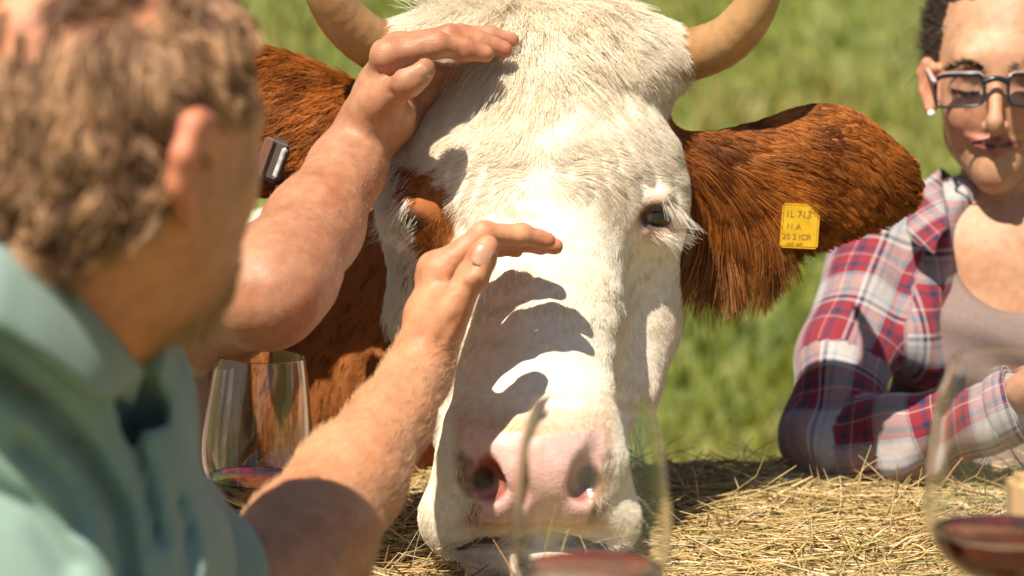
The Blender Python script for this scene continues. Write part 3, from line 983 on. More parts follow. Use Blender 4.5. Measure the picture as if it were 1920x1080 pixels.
def skin_col(v, base, red, seed):
    n = fbm(v, 40, seed, 3)
    c = mixc(base, red, np.clip(0.38 + 1.15 * n, 0, 1))
    return c

def crease(v, nrm, lines, depth=0.0012, width=0.0012):
    """shallow skin folds along short polylines"""
    for pts in lines:
        s = spline(pts, 30)
        dm = np.min(np.linalg.norm(v[:, None] - s[None], axis=-1), 1) if len(v) < 4000 else None
        if dm is None:
            near = np.nonzero(np.linalg.norm(v - s.mean(0), axis=1) < 0.04)[0]
            if len(near) == 0: continue
            dm = np.min(np.linalg.norm(v[near][:, None] - s[None], axis=-1), 1)
            v[near] -= nrm[near] * (depth * np.exp(-(dm / width) ** 2))[:, None]
    return v

def arm_hair(name, v, q, region, axis_dir, n, L, col, parent, seed, rad=0.00022):
    rng = np.random.default_rng(seed)
    p, nn = scatter(v, q, n, region, rng)
    g = axis_dir + 0.6 * nvec(p, 60, seed)
    S = strands(p, nn, g, L, 0.5, 6, rng=rng, wob=.35, bend=.5)
    hair_obj(name, S, rad, np.tile(col, (n, 1)) * (0.8 + .4 * rng.random((n, 1))), HAIRMAT, parent)["kind"] = "stuff"

def cloth_weave(nt, b, wrap, freq, strength=0.35):
    sp = nt.nodes.new("ShaderNodeSeparateXYZ"); nt.links.new(wrap, sp.inputs[0])
    outs = []
    for ch in (0, 1):
        m = nt.nodes.new("ShaderNodeMath"); m.operation = 'MULTIPLY'; m.inputs[1].default_value = freq
        nt.links.new(sp.outputs[ch], m.inputs[0])
        s = nt.nodes.new("ShaderNodeMath"); s.operation = 'SINE'; nt.links.new(m.outputs[0], s.inputs[0])
        outs.append(s)
    a = nt.nodes.new("ShaderNodeMath"); a.operation = 'ADD'
    nt.links.new(outs[0].outputs[0], a.inputs[0]); nt.links.new(outs[1].outputs[0], a.inputs[1])
    bump_from(nt, b, a.outputs[0], strength, 0.0004)
    return a

def along(p, prims):
    """cloth coordinates on a chain of capsules: metres along, metres around"""
    best = np.full(len(p), 1e9); U = np.zeros((len(p), 2)); s0 = 0.0
    for pr in prims:
        a, b = pr['a'], pr['b']; ba = b - a; L = np.linalg.norm(ba); t = np.clip((p - a) @ ba / (L * L), 0, 1)
        c = a + t[:, None] * ba; off = p - c; dd = np.linalg.norm(off, axis=1) - pr['r1']
        ax = ba / L
        r1 = unit(np.cross(ax, [0.3, 1.0, 0.1])); r2 = np.cross(ax, r1)
        th = np.arctan2(off @ r2, off @ r1)
        m = dd < best
        U[m, 0] = s0 + (t * L)[m]; U[m, 1] = (th * 0.5 * (pr['r1'] + pr['r2']))[m]; best = np.minimum(best, dd); s0 += L
    return U, best

# ================================================================ man in the green shirt
def build_man():
    rng = np.random.default_rng(31)
    root = empty("person", "man in green collared shirt with curly hair, bent forward, hand over the cow's nose", "person")
    wrist = W(796, 684, 1.8920)
    fing = [Wl((824, 508, 1.9020), (906, 440, 1.9040), (978, 440, 1.9160), (1026, 451, 1.9240)) + [1.0],
            Wl((816, 505, 1.9220), (912, 440, 1.9290), (994, 450, 1.9410), (1040, 462, 1.9460)) + [1.02],
            Wl((812, 518, 1.940), (900, 446, 1.956), (976, 452, 1.966), (1016, 463, 1.968)) + [0.96],
            Wl((812, 546, 1.958), (886, 466, 1.976), (934, 464, 1.982), (968, 470, 1.982)) + [0.84]]
    thumb = Wl((806, 646, 1.8880), (846, 580, 1.8780), (886, 516, 1.8713), (914, 462, 1.8736))
    hand = hand_prims(wrist, fing, thumb)
    fw = np.array([0, 0, 1.0])
    arm_pts = Wl((780, 706, 1.8840), (735, 785, 1.8430), (655, 900, 1.7757), (575, 1020, 1.7049), (510, 1110, 1.6518))
    arm = chain(arm_pts, [0.0255, 0.030, 0.0385, 0.0445, 0.044], 0.02)
    arm[0]['flat'] = (unit(np.cross(arm_pts[1] - arm_pts[0], FWD)), 0.92)
    wr = [rc(wrist, arm_pts[0], 0.0215, 0.0240, 0.02)]
    upper = chain(Wl((510, 1110, 1.65), (400, 1130, 1.62), (180, 990, 1.555), (50, 815, 1.535)), [0.043, 0.040, 0.034, 0.042], 0.03)
    head = [el(W(158, 172, 1.3850), (0.090, 0.090, 0.088), 0.02, axes(roll=-12)),
            rc(W(352, 185, 1.4300), W(335, 340, 1.4300), 0.040, 0.040, 0.03),
            rc(W(335, 340, 1.4300), W(300, 490, 1.4300), 0.040, 0.036, 0.03),
            rc(W(300, 490, 1.4250), W(352, 572, 1.4500), 0.036, 0.017, 0.02),
            rc(W(190, 330, 1.3850), W(290, 480, 1.4150), 0.060, 0.034, 0.03),
            rc(W(428, 222, 1.4650), W(446, 322, 1.4850), 0.009, 0.012, 0.018),
            rc(W(200, 380, 1.390), W(90, 620, 1.435), 0.058, 0.050, 0.03), rc(W(90, 620, 1.435), W(10, 800, 1.54), 0.046, 0.03, 0.03)]
    head += [rc(W(405, 208, 1.440), W(470, 216, 1.470), 0.010, 0.010, 0.015), rc(W(400, 448, 1.462), W(420, 452, 1.478), 0.005, 0.005, 0.006), rc(W(394, 472, 1.460), W(412, 476, 1.476), 0.0055, 0.0055, 0.006)]
    ear = [grp(chain(Wl((394, 272, 1.3550), (384, 232, 1.3230), (360, 236, 1.3070), (342, 290, 1.3020), (332, 350, 1.3090), (338, 405, 1.3470)),
                     [.0055, .006, .0065, .0065, .006, .0075], 0.004) +
               [rc(W(374, 262, 1.3270), W(352, 370, 1.3330), 0.019, 0.015, 0.008, flat=(RGT, 0.30))], 0.006)]
    torso = [rc(W(-20, 800, 1.52), W(-60, 1150, 1.52), 0.062, 0.09, 0.05), rc(W(50, 800, 1.54), W(-220, 760, 1.50), 0.038, 0.042, 0.05),
             rc(W(-60, 1150, 1.52), (-0.33, 1.42, 0.48), 0.09, 0.13, 0.05)]
    legs = [rc((-0.25, 1.40, 0.47), (-0.34, 1.70, 0.50), 0.085, 0.065, 0.04), rc((-0.34, 1.70, 0.50), (-0.34, 1.64, 0.08), 0.06, 0.042, 0.03),
            rc((-0.42, 1.40, 0.47), (-0.50, 1.78, 0.52), 0.085, 0.065, 0.04), rc((-0.50, 1.78, 0.52), (-0.50, 1.72, 0.08), 0.06, 0.042, 0.03),
            rc((-0.34, 1.62, 0.05), (-0.34, 1.78, 0.035), 0.045, 0.035, 0.02), rc((-0.50, 1.70, 0.05), (-0.50, 1.88, 0.035), 0.045, 0.035, 0.02)]
    webs = [rc(W(854, 532, 1.866), W(874, 484, 1.862), 0.002, 0.0065, 0.008, op='s')]
    P = torso + upper + head + ear + arm + wr + hand + webs
    def disp(p):
        return 0.0007 * fbm(p, 90, 3, 2)
    v, q = polygonise(P, 0.0026, disp)
    v = relax(v, q, 1); n = vnormals(v, q)
    cr = [Wl((872, 545, 1.8600), (890, 548, 1.8560), (908, 540, 1.8580)), Wl((868, 536, 1.8600), (886, 537, 1.8560), (902, 530, 1.8580)),
          Wl((862, 522, 1.8840), (846, 548, 1.8740), (832, 580, 1.8690)), Wl((822, 640, 1.8660), (842, 612, 1.8620), (858, 596, 1.8620)),
          Wl((905, 455, 1.8900), (912, 445, 1.8900)), Wl((772, 690, 1.8620), (800, 700, 1.8620), (826, 716, 1.8640))]
    v = crease(v, n, cr, 0.0016, 0.0022)
    col = skin_col(v, np.array([0.55, 0.265, 0.140]), np.array([0.48, 0.185, 0.090]), 3)
    for f in fing:      # redder knuckles and tips
        for j, w in ((0, .5), (1, .45), (3, .6)):
            col = mixc(col, np.array([0.60, 0.20, 0.12]), w * np.exp(-(np.linalg.norm(v - f[j], axis=1) / 0.014) ** 2))
    e = d_list(ear, v)
    col = mixc(col, np.array([0.62, 0.19, 0.12]), 0.6 * sstep(0.004, 0.0, e))
    hd = np.min([d_prim(k, v) for k in head], 0)
    col = mixc(col, np.array([0.66, 0.265, 0.14]), 0.9 * sstep(0.014, 0.002, hd))  # brighter, redder head skin: bounced fill light put into the colour
    chin = np.linalg.norm((v - W(365, 575, 1.435)), axis=1)
    col = mixc(col, np.array([0.34, 0.19, 0.10]), 0.6 * sstep(0.05, 0.02, chin))
    mesh_obj("body", v, q, SKIN, root, col=col)
    ev, eq = polygonise([el(W(432, 252, 1.462), (.0115,) * 3, .001)], .0016)
    ang = np.arccos(np.clip(unit(ev - W(432, 252, 1.462)) @ unit(np.array([.8, .5, -.2])), -1, 1))
    mesh_obj("eye", ev, eq, EYE, root, col=mixc(np.array([.03, .018, .012]), np.array([.62, .56, .52]), sstep(.45, .55, ang)))
    # nails: thumb, index
    t = thumb
    nail(root, 0.36 * t[2] + 0.64 * t[3] + np.array([0.0006, -0.0123, 0.0022]), t[3] - t[2], np.array([0.10, -1.0, 0.18]), 0.0150, 0.0175, NAIL)
    for k in (0, 1):
        f = fing[k]
        nail(root, 0.25 * f[2] + 0.75 * f[3] + np.array([0, -.001, 0.0076]), f[3] - f[2], np.array([0.1, -.3, 1.0]), 0.0125, 0.0135, NAIL)
    ax = unit(wrist - arm_pts[-1])
    da = np.min([d_prim(k, v) for k in arm], 0)
    x, y, d = inv(v)
    arm_hair("arm_hair", v, q, (da < 0.014) * (x > 440) * (y > 600) * 1.0, ax, 4200, 0.010, np.array([0.60, 0.38, 0.20]), root, 5, 0.00012)
    # curly hair
    dh = d_prim(head[0], v)
    crown = np.linalg.norm(v - W(90, -105, 1.355), axis=1)
    face = np.maximum(sstep(316, 330, x) * sstep(180, 215, y + 0.2 * (400 - x)), sstep(425, 440, x))
    low = y + 0.16 * (x - 100)
    wt = (np.minimum(dh, d_prim(head[1], v)) < 0.012) * (low < 440) * (1 - face) * (0.10 + .90 * sstep(0.06, 0.115, crown)) * (e > 0.004)
    nl = 1500
    roots, rn = scatter(v, q, nl, wt, rng)
    per = 20
    N_ = nl * per
    idx = np.repeat(np.arange(nl), per)
    p = roots[idx] + rng.normal(0, .0024, (N_, 3)); nn = rn[idx]
    g = unit(np.array([0.0, -0.1, -1.0]) + 1.0 * nvec(p, 18, 51))
    g = unit(g - nn * np.einsum('ij,ij->i', g, nn)[:, None]); sd = np.cross(nn, g)
    L = (0.022 + 0.026 * rng.random(nl))[idx] * (0.85 + .3 * rng.random(N_)) * (1 - .55 * sstep(330, 420, inv(p)[0]))
    cr_ = sstep(0.07, 0.15, np.linalg.norm(roots - W(70, -70, 1.355), axis=1))[idx]
    ph = (rng.random(nl) * 6.28)[idx] + rng.normal(0, .25, N_)
    tw = ((2.5 + 3.5 * rng.random(nl)) * np.sign(rng.random(nl) - .5))[idx]
    m = 12
    S = np.zeros((N_, m, 3)); rad = (0.0035 + 0.0045 * rng.random(nl))[idx] * (.85 + .3 * rng.random(N_)) * (0.35 + .65 * cr_)
    for i in range(m):
        t_ = i / (m - 1)
        base = p + g * (L * t_ * .8)[:, None] + nn * (0.002 + (0.009 * np.sin(t_ * 2.6) * (0.35 + .65 * cr_)))[:, None]
        S[:, i] = base + (sd * np.cos(ph + tw * t_)[:, None] + nn * np.sin(ph + tw * t_)[:, None]) * (rad * min(1, t_ * 2.5) * (1 - .5 * sstep(330, 420, inv(p)[0])))[:, None]
    tone = np.clip((rng.random(nl))[idx] ** 1.6 * .95 + .15 * rng.normal(size=N_), 0, 1)
    c = mixc(np.array([0.11, 0.046, 0.022]), np.array([0.80, 0.47, 0.26]), tone)
    hair_obj("hair", S, 0.00030, c, HAIRMAT, root, tip=.6)["kind"] = "stuff"
    nb = 700
    p, nn = scatter(v, q, nb, sstep(0.05, 0.02, chin) * (x > 250), rng)
    S = strands(p, nn, np.array([.3, .2, -1.0]), 0.014, .7, 6, curl=.3, rng=rng, wob=.4)
    hair_obj("beard", S, 0.0003, np.tile([0.42, 0.25, 0.12], (nb, 1)), HAIRMAT, root)["kind"] = "stuff"

    # green shirt
    sleeve = chain(Wl((50, 810, 1.53), (180, 980, 1.55), (315, 1095, 1.590)), [0.070, 0.056, 0.049], 0.03)
    sh = [rc(W(-10, 790, 1.50), W(-60, 1150, 1.50), 0.102, 0.143, 0.05), rc(W(60, 795, 1.53), W(-220, 745, 1.48), 0.068, 0.074, 0.05),
          rc(W(40, 640, 1.46), W(0, 770, 1.49), 0.074, 0.085, 0.05),
          rc(W(190, 830, 1.53), W(150, 1150, 1.55), 0.026, 0.055, 0.04), rc(W(-140, 640, 1.43), W(20, 680, 1.43), 0.060, 0.056, 0.04), rc(W(20, 680, 1.43), W(150, 800, 1.47), 0.056, 0.045, 0.04),
          rc(W(-40, 1150, 1.50), (-0.33, 1.42, 0.52), 0.150, 0.16, 0.05)] + sleeve
    cuts = [rc(W(240, 520, 1.42), W(165, 570, 1.425), 0.058, 0.046, 0.008, op='s'), rc(W(236, 728, 1.43), W(282, 810, 1.482), 0.024, 0.012, 0.006, op='s')]
    def folds(p):
        x, y, d = inv(p)
        gr = 0.0
        for path, wd, dp in GROOVES:
            dm = np.full(len(p), 1e9)
            for (ax, ay), (bx, by) in zip(path[:-1], path[1:]):
                t = np.clip(((x - ax) * (bx - ax) + (y - ay) * (by - ay)) / ((bx - ax) ** 2 + (by - ay) ** 2), 0, 1)
                dm = np.minimum(dm, np.hypot(x - ax - t * (bx - ax), y - ay - t * (by - ay)))
            gr = gr + dp * np.exp(-(dm / wd) ** 2)
        u = (p @ unit(np.array([0.75, 0.1, 0.62])))
        f = 0.009 * np.abs(np.sin(u * 36 + 2.6 * vnoise(p, 7, 61))) ** 1.5 * (0.4 + 0.6 * vnoise(p, 8, 62))
        g = 0.004 * np.sin((p @ unit(np.array([0.8, 0.3, -.55]))) * 62 + 3 * vnoise(p, 10, 63)) * sstep(0.0, 0.5, vnoise(p, 9, 64))
        return f * 0.9 + g - gr * 1.15 * (d < 1.56)
    GROOVES = [([(-40, 660), (70, 750), (160, 850), (225, 960), (245, 1090)], 24, 0.021), ([(240, 800), (272, 900), (296, 1010)], 14, 0.012),
               ([(40, 830), (120, 900), (150, 980)], 20, 0.010), ([(-60, 900), (60, 960), (130, 1060)], 26, 0.010), ([(330, 930), (352, 1000), (350, 1080)], 12, 0.008)]
    v2, q2 = polygonise(sh + cuts, 0.005, folds)
    v2 = relax(v2, q2, 1)
    m_, nt, b = new_mat("green shirt cotton")
    wrap = nt.nodes.new("ShaderNodeAttribute"); wrap.attribute_name = "Wrap"
    a = cloth_weave(nt, b, wrap.outputs["Vector"], 2600.0, 0.5)
    rgb = nt.nodes.new("ShaderNodeRGB"); rgb.outputs[0].default_value = (0.235, 0.345, 0.30, 1)
    mr = nt.nodes.new("ShaderNodeMapRange"); mr.inputs[1].default_value = -2; mr.inputs[2].default_value = 2; mr.inputs[3].default_value = 0.82; mr.inputs[4].default_value = 1.12
    nt.links.new(a.outputs[0], mr.inputs[0])
    sc_ = nt.nodes.new("ShaderNodeVectorMath"); sc_.operation = 'SCALE'; nt.links.new(rgb.outputs[0], sc_.inputs[0]); nt.links.new(mr.outputs[0], sc_.inputs["Scale"])
    nt.links.new(mul_noise(nt, sc_.outputs[0], 25, .92, 1.08), b.inputs["Base Color"])
    b.inputs["Roughness"].default_value = 0.8
    b.inputs["Sheen Weight"].default_value = 0.25
    U, bd = along(v2, sleeve)
    dt = np.min([d_prim(k, v2) for k in sh[:7]], 0)
    uv = np.where((bd < dt)[:, None], U, np.stack([v2[:, 0] + .5 * v2[:, 1], v2[:, 2]], -1))
    shirt = mesh_obj("shirt", v2, q2, m_, root, uv=uv)
    # turned-up cuff, stitched edge
    cp = Wl((300, 1076, 1.584), (342, 1100, 1.600), (386, 1118, 1.616))
    cp = spline(cp, 9)
    ang = np.arange(40) / 40 * 2 * math.pi
    rr = np.stack([np.array([0.0575, .0600, .0610, .0612, .0612, .0610, .0606, .0598, .0570])[i] * (1 + 0.03 * np.sin(3 * ang + i * .2)) for i in range(9)])
    cv, cf, cu = tube(cp, rr, 40, closed_ends=False)
    o = mesh_obj("cuff", cv, cf, m_, shirt, uv=cu * np.array([1, .38]))
    md = o.modifiers.new("thick", 'SOLIDIFY'); md.thickness = 0.003
    # collar: a stiff folded leaf round the neck
    top = Wl((-150, 470, 1.4700), (-110, 420, 1.3700), (-10, 432, 1.3300), (85, 492, 1.3420), (165, 575, 1.3620), (232, 655, 1.3950), (268, 700, 1.4350))
    bot = Wl((-220, 600, 1.4700), (-190, 575, 1.3300), (-60, 590, 1.2850), (40, 640, 1.2950), (120, 700, 1.3200), (192, 742, 1.3550), (262, 708, 1.4280))
    stand = Wl((-110, 560, 1.4700), (-80, 520, 1.3900), (10, 530, 1.3550), (90, 580, 1.3650), (150, 650, 1.3800), (200, 730, 1.4100), (250, 760, 1.4450))
    nc = 40
    T, Bm, St = spline(top, nc), spline(bot, nc), spline(stand, nc)
    rows = [St] + [St + (T - St) * t_ for t_ in (.35, .7)] + [T] + [T + (Bm - T) * t_ + np.array([-.1, -.9, .4]) * 0.010 * math.sin(t_ * math.pi) for t_ in (.12, .3, .5, .7, .88)] + [Bm]
    CV = np.array(rows).reshape(-1, 3); nr = len(rows)
    CF = [[r * nc + c_, r * nc + c_ + 1, (r + 1) * nc + c_ + 1, (r + 1) * nc + c_] for r in range(nr - 1) for c_ in range(nc - 1)]
    o = mesh_obj("collar", CV, CF, m_, shirt, uv=np.stack([CV[:, 0] - CV[:, 2], CV[:, 2] + CV[:, 0] + CV[:, 1]], -1))
    md = o.modifiers.new("thick", 'SOLIDIFY'); md.thickness = 0.0025
    # button placket edge and two buttons down the front
    bm_ = mat_plain("shirt button", (0.10, 0.14, 0.13), 0.3)
    pl = spline(Wl((252, 790, 1.50), (282, 850, 1.515), (305, 950, 1.535), (318, 1090, 1.55)), 24)
    pv, pf, pu = tube(pl, 0.011, 12, squash=0.5)
    o = mesh_obj("placket", pv, pf, m_, shirt, uv=pu * np.array([1, .07]))
    for k in (6, 17):
        bv, bf = lathe([(0.0001, .0015), (.004, .0015), (.0055, .0022), (.0062, .001), (.0058, 0), (.0001, 0)], 20)
        zt = unit(np.array([.45, -.85, .2])); xt = unit(np.cross([0, 0, 1], zt)); yt = np.cross(zt, xt)
        bv = bv @ np.array([xt, yt, zt]) + pl[k] + zt * .0088
        mesh_obj("button", bv, bf, bm_, shirt)
    # trousers and shoes, below the frame
    tm = mat_plain("dark trousers", (0.05, 0.055, 0.07), 0.85, 40)
    v3, q3 = polygonise([dict(l_) for l_ in legs[:4]] + [rc((-0.33, 1.42, 0.44), (-0.33, 1.42, 0.56), 0.165, 0.165, .05)], 0.008)
    mesh_obj("trousers", v3, q3, tm, root)
    for l_ in legs[4:]:
        v4, q4 = polygonise([l_], 0.006)
        mesh_obj("shoe", v4, q4, mat_plain("brown shoe", (0.10, 0.055, 0.03), 0.5), root)
    # the crate-high bale he sits on is part of the hay below
    return root
build_man()

# ================================================================ person with the hand on the forehead
def build_second():
    rng = np.random.default_rng(41)
    root = empty("person", "person in taupe t-shirt behind the green-shirted man, bare arm reaching to the cow's forehead", "person")
    wrist = W(690, 236, 2.092)
    fing = [Wl((726, 104, 2.036), (818, 84, 2.038), (870, 93, 2.046), (910, 101, 2.050)) + [1.10],
            Wl((744, 92, 2.058), (842, 70, 2.060), (900, 81, 2.066), (946, 93, 2.070)) + [1.08],
            Wl((764, 94, 2.080), (862, 68, 2.082), (918, 69, 2.086), (960, 76, 2.088)) + [1.0],
            Wl((776, 132, 2.092), (846, 140, 2.108), (902, 128, 2.112), (944, 118, 2.112)) + [0.94]]
    thumb = Wl((684, 222, 2.068), (718, 190, 2.038), (764, 153, 2.008), (796, 129, 2.006))
    hand = hand_prims(wrist, fing, thumb)
    heel = [rc(W(738, 235, 2.105), W(800, 165, 2.105), 0.017, 0.014, 0.018), rc(W(690, 246, 2.085), W(735, 228, 2.085), 0.021, 0.020, 0.016), rc(W(704, 236, 2.065), W(742, 208, 2.058), 0.019, 0.018, 0.016)]
    ap = Wl((690, 240, 2.092), (650, 318, 2.062), (588, 424, 2.005), (530, 512, 1.940), (502, 552, 1.905))
    arm = chain(ap, [0.0265, 0.030, 0.0385, 0.0425, 0.040], 0.02)
    upper = chain(Wl((502, 552, 1.905), (400, 572, 2.00), (270, 556, 2.16)), [0.040, 0.047, 0.060], 0.03)
    torso = [rc(W(250, 560, 2.20), W(-80, 560, 2.32), 0.065, 0.065, 0.05), rc(W(110, 640, 2.26), W(120, 1020, 2.28), 0.115, 0.12, 0.06),
             rc(W(120, 1020, 2.28), (-0.42, 2.35, 0.45), 0.12, 0.14, 0.05)]
    head = [rc(W(110, 540, 2.27), W(115, 330, 2.27), 0.056, 0.052, 0.03), el(W(110, 150, 2.29), (0.076, 0.098, 0.092), 0.02, CAMAX),
            rc(W(130, 250, 2.25), W(140, 330, 2.24), 0.055, 0.035, 0.03), rc(W(170, 210, 2.18), W(178, 250, 2.165), 0.009, 0.013, 0.012),
            rc(W(150, 345, 2.22), W(152, 352, 2.21), 0.022, 0.02, 0.02),
            rc(W(112, 172, 2.215), W(206, 170, 2.235), 0.012, 0.012, 0.02), rc(W(136, 296, 2.200), W(182, 296, 2.206), 0.0045, 0.0045, 0.006), rc(W(140, 306, 2.200), W(180, 306, 2.206), 0.005, 0.005, 0.006)]
    for s in (-1, 1):
        head += [el(W(110 + s * 160, 225, 2.28), (0.010, 0.030, 0.016), 0.006, axes(yaw=-20 * s))]
    arm2 = chain(Wl((-80, 560, 2.32), (-170, 820, 2.25), (-60, 1000, 2.0)), [0.062, 0.048, 0.035], 0.03)
    webs = [rc(W(730, 141, 2.012), W(768, 114, 2.006), 0.001, 0.006, 0.008, op='s'), el(W(124, 200, 2.196), (.016, .009, .012), .008, CAMAX, op='s'), el(W(198, 198, 2.213), (.015, .009, .012), .008, CAMAX, op='s')]
    P = torso + head + upper + arm2 + arm + heel + hand + webs
    v, q = polygonise(P, 0.0028, lambda p: 0.0007 * fbm(p, 90, 5, 2))
    v = relax(v, q, 1); n = vnormals(v, q)
    cr = [Wl((725, 175, 2.0100), (740, 182, 2.0050), (750, 194, 2.0100)), Wl((735, 168, 2.0100), (748, 176, 2.0050), (758, 188, 2.0100)),
          Wl((668, 172, 2.0300), (700, 158, 2.0250), (735, 140, 2.0300)), Wl((700, 140, 2.0300), (720, 128, 2.0300), (742, 128, 2.0300)), Wl((742, 205, 2.0300), (748, 220, 2.0300), (740, 245, 2.0300)),
          Wl((812, 95, 2.0300), (814, 82, 2.0300), (812, 70, 2.0300)), Wl((860, 104, 2.0380), (862, 92, 2.0360)), Wl((640, 230, 2.0300), (690, 266, 2.0250), (725, 276, 2.0300))]
    v = crease(v, n, cr, 0.0016, 0.0022)
    col = skin_col(v, np.array([0.43, 0.205, 0.115]), np.array([0.37, 0.145, 0.075]), 7)
    for f in fing:
        for j, w in ((1, .35), (3, .5)):  # redder joints and tips
            col = mixc(col, np.array([0.55, 0.19, 0.11]), w * np.exp(-(np.linalg.norm(v - f[j], axis=1) / 0.013) ** 2))
    col = mixc(col, np.array([0.34, 0.10, 0.08]), 0.8 * sstep(0.002, 0.0, np.minimum(d_prim(head[6], v), d_prim(head[7], v))))
    for bx, bd in ((122, 2.20), (200, 2.218)):
        col = mixc(col, np.array([0.07, 0.04, 0.025]), 0.8 * sstep(0.9, 0.6, np.linalg.norm((v - W(bx, 166, bd)) / np.array([.020, .03, .005]), axis=1)))
    mesh_obj("body", v, q, SKIN, root, col=col)
    for (ex, ey, ed) in ((124, 200, 2.2115), (198, 198, 2.2275)):
        ev, eq = polygonise([el(W(ex, ey, ed), (.0100,) * 3, .001)], .0016)
        ang = np.arccos(np.clip(unit(ev - W(ex, ey, ed)) @ unit(np.array([.35, -1, -.1])), -1, 1))
        mesh_obj("eye", ev, eq, EYE, root, col=mixc(np.array([.03, .018, .012]), np.array([.36, .30, .26]), sstep(.45, .55, ang)))
    t = thumb
    nail(root, 0.38 * t[2] + 0.62 * t[3] + np.array([0.0016, -0.0121, -0.0010]), t[3] - t[2], np.array([0.35, -1.0, -0.1]), 0.0140, 0.0165, NAIL)
    for k in (0, 1, 2):
        f = fing[k]
        nail(root, 0.25 * f[2] + 0.75 * f[3] + np.array([0, .001, 0.0076]), f[3] - f[2], np.array([0.2, 0.0, 1.0]), 0.0125, 0.0135, NAIL)
    da = np.min([d_prim(k, v) for k in arm[:3]], 0)
    arm_hair("arm_hair", v, q, (da < 0.014) * (inv(v)[1] > 270) * 1.0, unit(wrist - ap[-1]), 900, 0.007, np.array([0.40, 0.24, 0.12]), root, 6, 0.0001)
    # t-shirt
    sh = [rc(W(250, 565, 2.20), W(-80, 565, 2.32), 0.074, 0.074, 0.05), rc(W(120, 660, 2.26), W(130, 1020, 2.28), 0.130, 0.150, 0.06),
          rc(W(270, 690, 2.22), W(318, 1000, 2.22), 0.042, 0.050, 0.05),
          rc(W(130, 1020, 2.28), (-0.42, 2.35, 0.50), 0.145, 0.16, 0.05)] + chain(Wl((260, 545, 2.17), (330, 560, 2.09)), [0.074, 0.066], 0.03) + \
        chain(Wl((-80, 565, 2.32), (-125, 690, 2.29)), [.074, .066], .03)
    def folds(p):
        x, y, d = inv(p)
        return 0.012 * np.sin(p[:, 0] * 150 + 2.5 * vnoise(p, 8, 71) + 25 * p[:, 2]) * sstep(600, 760, y) * (0.5 + .5 * vnoise(p, 6, 72))
    v2, q2 = polygonise(sh + [rc(W(112, 400, 2.26), W(112, 490, 2.24), 0.075, 0.07, 0.01, op='s')], 0.0055, folds)
    v2 = relax(v2, q2, 1)
    m_ = mat_plain("taupe t-shirt jersey", (0.44, 0.335, 0.30), 0.85, 300, .9, 1.08, bump=.4, bscale=900, bdist=.0006)
    mesh_obj("t_shirt", v2, q2, m_, root)
    # hair cap of short strands
    dh = d_prim(head[1], v); x, y, d = inv(v)
    p, nn = scatter(v, q, 7000, (dh < 0.006) * (y < 240) * (1 - (d < 2.285) * (y > 70)) * 1.0, rng)
    S = strands(p, nn, np.array([0, 1.0, -.5]) + .5 * nvec(p, 15, 3), 0.03, .35, 6, rng=rng, wob=.25)
    hair_obj("hair", S, 0.0006, np.tile([0.10, 0.06, 0.035], (7000, 1)) * (.7 + .6 * rng.random((7000, 1))), HAIRMAT, root)["kind"] = "stuff"
    tm = mat_plain("blue jeans", (0.06, 0.09, 0.16), 0.85, 40)
    lg = [rc((-0.42, 2.35, 0.40), (-0.42, 2.35, 0.5), 0.15, 0.15, .05)]
    for s in (-1, 1):
        lg += [rc((-0.42 + .08 * s, 2.32, .42), (-.44 + .10 * s, 2.06, .46), .08, .065, .04), rc((-.44 + .10 * s, 2.06, .46), (-.44 + .10 * s, 2.10, .04), .06, .05, .03)]
    v3, q3 = polygonise(lg, 0.009)
    mesh_obj("jeans", v3, q3, tm, root)
    return root
build_second()
